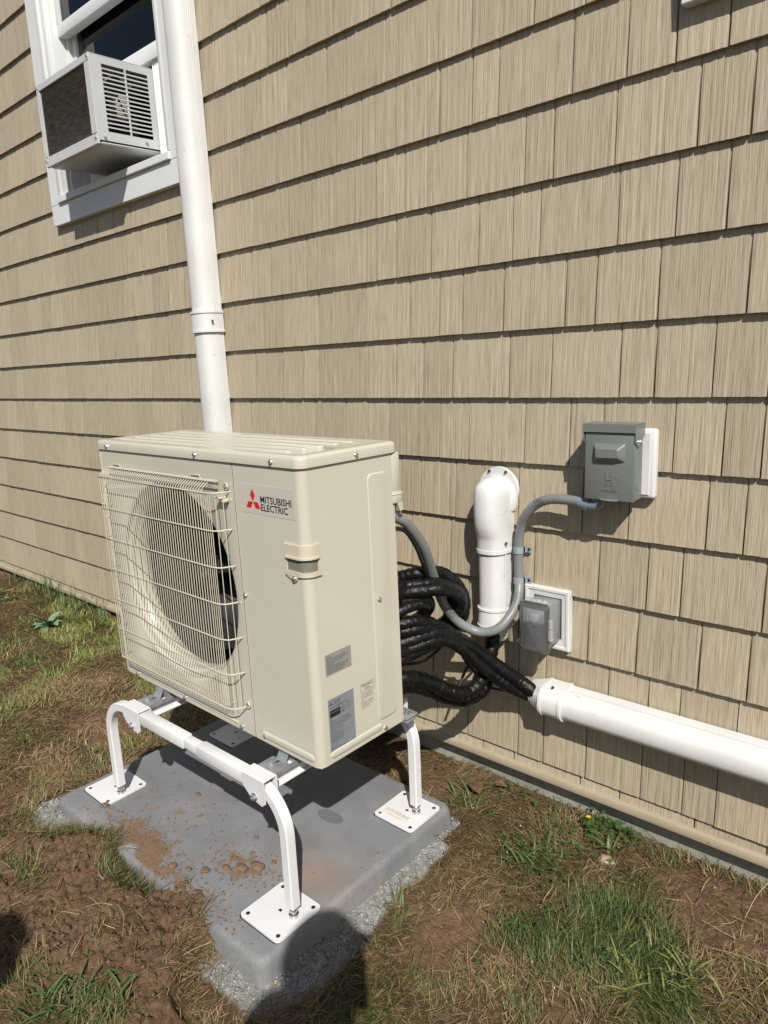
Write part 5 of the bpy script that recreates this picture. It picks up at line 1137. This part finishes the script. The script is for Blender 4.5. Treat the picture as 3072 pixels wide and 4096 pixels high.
tuft((-.11, -.60), 16, .05, .0042, 'small tuft sprouting from gravel at right side of pad', 'midgrass', seed=6, spread=.008, lean=(.6, 1.35))
tuft((-.42, -1.265), 70, .075, .0050, 'green grass tuft at the bottom left below the soil heap', 'midgrass', seed=7, spread=.04, lean=(.7, 1.45))
tuft((-.36, -1.195), 14, .070, .0085, 'wide bladed tuft at the top of the bottom left grass', 'midgrass', seed=17, spread=.02, lean=(.8, 1.45))
tuft((-1.62, -.20), 60, .075, .0060, 'leafy green tuft left of the heat pump near the wall', 'midgrass', seed=8, spread=.05, lean=(.4, 1.35))
tuft((-2.35, -.55), 30, .08, .0070, 'dark green weedy tuft out in the left lawn', 'midgrass', seed=9, spread=.05, lean=(.6, 1.4))
tuft((-2.05, -.72), 26, .07, .0060, 'flat green weed tuft in front of the left lawn', 'midgrass', seed=19, spread=.05, lean=(.8, 1.45))
WTL = ['tall thin grass tuft at the wall foot, fourth from the left', 'thick thin bladed grass tuft at the wall foot, fifth from the left', 'tall grass tuft at the wall foot, sixth from the left', 'bushy thin grass tuft at the wall foot, seventh from the left', 'tall sparse grass tuft at the wall foot, third from the heat pump', 'sparse short grass tuft at the wall foot, second from the heat pump', 'sparse grass tuft at the wall foot nearest the heat pump', 'sparse grass tuft at the wall foot behind the heat pump', 'sparse grass tuft at the wall foot, second from the left', 'leftmost sparse grass tuft at the wall foot']
for i, (x, y) in enumerate(((-3.35, -.03), (-3.2, -.05), (-3.0, -.04), (-2.86, -.035), (-2.7, -.03), (-2.58, -.045), (-2.4, -.03), (-2.2, -.03), (-3.55, -.04), (-3.75, -.04))):
    tuft((x, y), 26 if i < 4 else 12, .17 if i in (0, 1, 2, 4) else .12, .0038, WTL[i], 'midgrass', seed=20 + i, spread=.03, lean=(.05, .65), droop=.5, group='thin grass tufts along the foot of the wall')
# pale rosette weed on the left lawn
tuft((-2.78, -.27), 9, .13, .055, 'pale green broad leaved weed in the left lawn by the wall', 'weedpale', 'weed', 'broadleaf_weed', (.5, 1.2), .012, None, 31)
tuft((-3.42, -.30), 6, .15, .045, 'broad pointed weed leaf at the left picture edge', 'weedpale', 'weed', 'broadleaf_weed', (.4, 1.0), .01, None, 32)
# clover patches against the foundation
def clover(c, n, sx, sy, label, seed, r=.0075):
    rnd = random.Random(seed); t = thing('clover_plant', label, 'clover', (c[0], c[1], float(hgt(*c)))); V, F = [], []; SV = MB()
    for _ in range(n):
        x = rnd.gauss(c[0], sx); y = min(.018, rnd.gauss(c[1], sy)); z = float(hgt(x, y)) + rnd.uniform(.012, .045); a0 = rnd.uniform(0, 6.28); rr2 = r * rnd.uniform(.7, 1.25); tl = Vector((rnd.uniform(-.4, .4), rnd.uniform(-.4, .1)))
        for k in range(3):
            a = a0 + k * 2.094; k0 = len(V); P_ = [(0, 0), (.55, -.50), (1.0, -.52), (.86, 0), (1.0, .52), (.55, .50)]
            for u, v in P_:
                px2 = rr2 * (u * math.cos(a) - v * math.sin(a)) * 1.1; py2 = rr2 * (u * math.sin(a) + v * math.cos(a)) * 1.1; V.append((x + px2, y + py2, z + px2 * tl.x + py2 * tl.y - .25 * abs(v) * rr2))
            F += [(k0, k0 + 1, k0 + 2, k0 + 3), (k0, k0 + 3, k0 + 4, k0 + 5)]
        if _ % 2 == 0: SV.tube([(x, y, z), (x + rnd.uniform(-.01, .01), y + rnd.uniform(-.01, .01), z - .04)], .0006, 4, False)
    me = bpy.data.meshes.new('leaves'); me.from_pydata(V, [], F); me.update(); tag(link('leaves', me, M['weed'], t), kind='stuff'); tag(SV.build('stems', M['weed'], t, recalc=False), kind='stuff')
clover((.125, -.035), 60, .030, .022, 'green clover patch against the wall left of tall blades', 1)
clover((.20, -.012), 46, .032, .014, 'clover sprigs climbing against the foundation right of the patch', 2)
clover((-.09, -.03), 26, .05, .018, 'low leafy weeds along the foundation near the dry leaf', 3, .006)
clover((.13, -.16), 34, .07, .05, 'scattered clover leaves in the grass before the stone', 4, .006)
clover((.25, -.42), 40, .10, .06, 'clover leaves mixed in the dark green grass', 5, .0055)
fl_ = MB()
for k in range(5):
    a = k * 1.2566; fl_.add([(.118, -.045, .047), (.118 + .006 * math.cos(a - .4), -.045 + .006 * math.sin(a - .4), .049), (.118 + .008 * math.cos(a), -.045 + .008 * math.sin(a), .050), (.118 + .006 * math.cos(a + .4), -.045 + .006 * math.sin(a + .4), .049)], [(0, 1, 2, 3)])
tag(fl_.build('yellow_flower', mat('yellow_petal', (.75, .55, .03), .5), None, recalc=False), 'tiny yellow flower in the clover patch', 'flower')
# dry leaf and pale litter
V, F = [], []; leafmesh(V, F, (-.250, -.075, .022), -.6, 1.35, .060, .045, 6, .25, .5); me = bpy.data.meshes.new('dry_leaf'); me.from_pydata(V, [], F); me.update(); smooth(me, 80); tag(link('dry_leaf', me, M['leafdry']), 'curled brown dry leaf lying near the foundation', 'leaf')
V, F = [], []; leafmesh(V, F, (-.195, -.045, .022), .3, 1.3, .045, .028, 6, .3, .5); me = bpy.data.meshes.new('dry_leaf'); me.from_pydata(V, [], F); me.update(); smooth(me, 80); tag(link('dry_leaf', me, M['leafdry']), 'smaller dry leaf right of the curled brown leaf', 'leaf')
rnd = random.Random(9); b = MB(); bpk = MB()
for i in range(60):
    x, y = rnd.uniform(-.2, .5), rnd.uniform(-.6, -.05); z = float(hgt(x, y)) + .010; s_ = rnd.uniform(.0012, .0034); a = rnd.uniform(0, 3.14); dx, dy = math.cos(a) * s_, math.sin(a) * s_
    (b if i % 3 else bpk).add([(x - dx, y - dy, z), (x + dy * .5, y - dx * .5, z + .001), (x + dx, y + dy, z + .002), (x - dy * .6, y + dx * .6, z + .001)], [(0, 1, 2, 3)])
tag(b.build('paper_litter', M['paper'], None, recalc=False), kind='stuff', label='tiny white flecks of litter in the grass'); tag(bpk.build('petal_litter', mat('peach_petal', (.55, .30, .19), .7), None, recalc=False), kind='stuff', label='tiny peach coloured flecks in the grass')
# long straws lying about
b = MB(); rnd = random.Random(21)
ST = [((.50, -.27, .02), (.66, -.28, .055)), ((.54, -.12, .01), (.57, -.035, .07)), ((.05, -.5, .015), (.06, -.46, .02)), ((-.75, -.97, .10), (-.70, -.945, .112)), ((-.62, -1.12, .10), (-.57, -1.08, .105)), ((-.36, -1.05, .06), (-.33, -.98, .07))]
for _ in range(46):
    bx = rnd.choice([(-1.4, -.4, -1.35, -1.0), (-.1, .7, -.7, -.05), (-2.2, -1.2, -1.0, -.1)]); x, y = rnd.uniform(bx[0], bx[1]), rnd.uniform(bx[2], bx[3])
    if mound_sd(np.array([x]), np.array([y]))[0] < 0 and pad_dist(np.array([x]), np.array([y]))[0] < .02: continue
    z = float(hgt(x, y)); a = rnd.uniform(0, 6.28); l_ = rnd.uniform(.03, .09); ST.append(((x, y, z + .006), (x + l_ * math.cos(a), y + l_ * math.sin(a), float(hgt(x + l_ * math.cos(a), y + l_ * math.sin(a))) + .010)))
for p, q in ST:
    p, q = Vector(p), Vector(q); m_ = (p + q) / 2 + Vector((rnd.uniform(-.008, .008), rnd.uniform(-.008, .008), rnd.uniform(.002, .010))); b.tube(catmull([p, m_, q], 3), rnd.uniform(.0004, .0009), 4, False)
tag(b.build('loose_straws', mat('straw', (.42, .31, .17), .7), None, recalc=False), kind='stuff', label='long loose straws lying on the ground')

# ------------------------------------------------------------------ the photographer, whose shadow falls on the pad corner
def person(name, label, feet, face, head_top, cloth, hands):
    f = Vector((math.cos(face), math.sin(face), 0)); s = Vector((f.y, -f.x, 0)); o = Vector(feet); H_ = head_top
    t = thing(name, label, 'person', feet)
    def at(a, b_, z): return o + s * a + f * b_ + Vector((0, 0, z * H_))
    def skin_mesh(nm, pts, edges, rad, m, root=0):
        me = bpy.data.meshes.new(nm); me.from_pydata([tuple(p) for p in pts], edges, []); ob_ = bpy.data.objects.new('tmp', me); COL.objects.link(ob_)
        md = ob_.modifiers.new('s', 'SKIN'); md.use_smooth_shade = True
        for i, r in enumerate(rad): me.skin_vertices[0].data[i].radius = (r, r); me.skin_vertices[0].data[i].use_root = (i == root)
        ob_.modifiers.new('u', 'SUBSURF').levels = 2; bpy.context.view_layer.update()
        m2 = bpy.data.meshes.new_from_object(ob_.evaluated_get(bpy.context.evaluated_depsgraph_get())); bpy.data.objects.remove(ob_); m2.materials.clear(); return link(nm, m2, m, t)
    hl, hr = hands
    P_ = [at(0, 0, .53), at(0, -.01, .62), at(0, 0, .72), at(0, 0, .80), at(0, .01, .855), at(0, .03, .90), at(0, .035, .95), at(0, .02, .975)]
    ED = [(0, 1), (1, 2), (2, 3), (3, 4), (4, 5), (5, 6), (6, 7)]; RD = [.15, .13, .15, .13, .055, .072, .085, .06]
    for sg, hd in ((-1, hl), (1, hr)):
        k = len(P_); sh_ = at(sg * .15, 0, .80); el = (sh_ + Vector(hd)) / 2 + Vector((0, 0, -.10)); P_ += [sh_, el, Vector(hd)]; ED += [(3, k), (k, k + 1), (k + 1, k + 2)]; RD += [.065, .045, .030]
        k = len(P_); P_ += [at(sg * .09, 0, .48), at(sg * .10, .02, .27), at(sg * .10, 0, .045), at(sg * .10, .13, .02)]; ED += [(0, k), (k, k + 1), (k + 1, k + 2), (k + 2, k + 3)]; RD += [.095, .062, .042, .035]
    skin_mesh('body', P_, ED, RD, M[cloth])
    bm = bmesh.new(); bmesh.ops.create_uvsphere(bm, u_segments=20, v_segments=14, radius=1)
    for v in bm.verts: v.co = Vector((v.co.x * .074, v.co.y * .092, v.co.z * .115))
    bm.transform(Matrix.Translation(at(0, .025, .935)) @ Matrix.Rotation(face - math.pi / 2, 4, 'Z')); me = bpy.data.meshes.new('head'); bm.to_mesh(me); bm.free(); smooth(me, 180); link('head', me, M['skin'], t)
    c = at(0, .025, .935); b_ = MB(); b_.tube([c + f * .088 + Vector((0, 0, .02)), c + f * .118 + Vector((0, 0, -.02))], .011, 8)
    for sg in (-1, 1): b_.disc(c + s * sg * .074, s * sg, .028, .010, 12)
    b_.build('nose_and_ears', M['skin'], t, sm=60)
    b_ = MB()
    for sg in (-1, 1): b_.disc(c + f * .088 + s * sg * .030 + Vector((0, 0, .015)), f, .009, .003, 10)
    b_.tube([c + f * .094 - s * .022 + Vector((0, 0, -.055)), c + f * .097 + Vector((0, 0, -.056)), c + f * .094 + s * .022 + Vector((0, 0, -.055))], .004, 6); b_.build('eyes_and_mouth', M['hair'], t)
    bm = bmesh.new(); bmesh.ops.create_uvsphere(bm, u_segments=20, v_segments=14, radius=1)
    bmesh.ops.delete(bm, geom=[v for v in bm.verts if v.co.z < -.25 or (v.co.y > .45 and v.co.z < .45)], context='VERTS')
    for v in bm.verts: v.co = Vector((v.co.x * .080, v.co.y * .098, v.co.z * .120))
    bm.transform(Matrix.Translation(at(0, .018, .938)) @ Matrix.Rotation(face - math.pi / 2, 4, 'Z')); me = bpy.data.meshes.new('hair'); bm.to_mesh(me); bm.free(); smooth(me, 180); link('hair', me, M['hair'], t)
    for nm_, hd, sg in (('hand', hl, 1), ('hand', hr, -1)):
        b_ = MB(); hd = Vector(hd); b_.bbox(tuple(hd + Vector((-.02, -.02, -.03))), tuple(hd + Vector((.02, .02, .045))), .015, 3)
        for k in range(4): b_.tube(catmull([hd + Vector((0, 0, -.02 + .02 * k)), hd + f * .030 + s * sg * .012 + Vector((0, 0, -.018 + .02 * k)), hd + f * .026 + s * sg * (.045 + .006 * (k % 3)) + Vector((0, 0, -.016 + .02 * k))], 4), .0085, 8)
        b_.tube(catmull([hd - f * .01 + Vector((0, 0, .02)), hd - f * .03 + s * sg * .02 + Vector((0, 0, .03)), hd - f * .024 + s * sg * .045 + Vector((0, 0, .028))], 4), .0100, 8)
        b_.build(nm_, M['skin'], t, sm=70)
    return t
fdir = math.atan2(CW.y, CW.x)
Fv = Vector((math.cos(fdir), math.sin(fdir), 0)); Sv = Vector((Fv.y, -Fv.x, 0))
ph = CAM - Fv * .020
person('person', 'person in navy clothes holding a phone, seen only by the shadow', (1.060, -1.965, .0), math.radians(82), 1.69, 'shirt', (tuple(ph - Sv * .02 - Fv * .03 + Vector((0, 0, -.06))), (1.255, -1.94, .80)))
person('person', 'bystander in blue jeans whose head shadow shows at the lower left edge', (.50, -2.44, .0), math.radians(110), 1.70, 'jeans', ((.30, -2.42, .80), (.70, -2.36, .80)))
b = MB().bbox((-.037, -.004, -.075), (.037, .004, .075), .003, 2); T = Matrix.Translation(ph + Vector((0, 0, -.05))) @ Matrix.Rotation(fdir - math.pi / 2, 4, 'Z'); b.v = [tuple(T @ Vector(v)) for v in b.v]
tag(b.build('phone', M['phone'], None, sm=40), 'black phone held up in the photographer hands', 'phone')

for o in COL.objects:
    for k in list(o.keys()):
        if k.startswith('_'): del o[k]
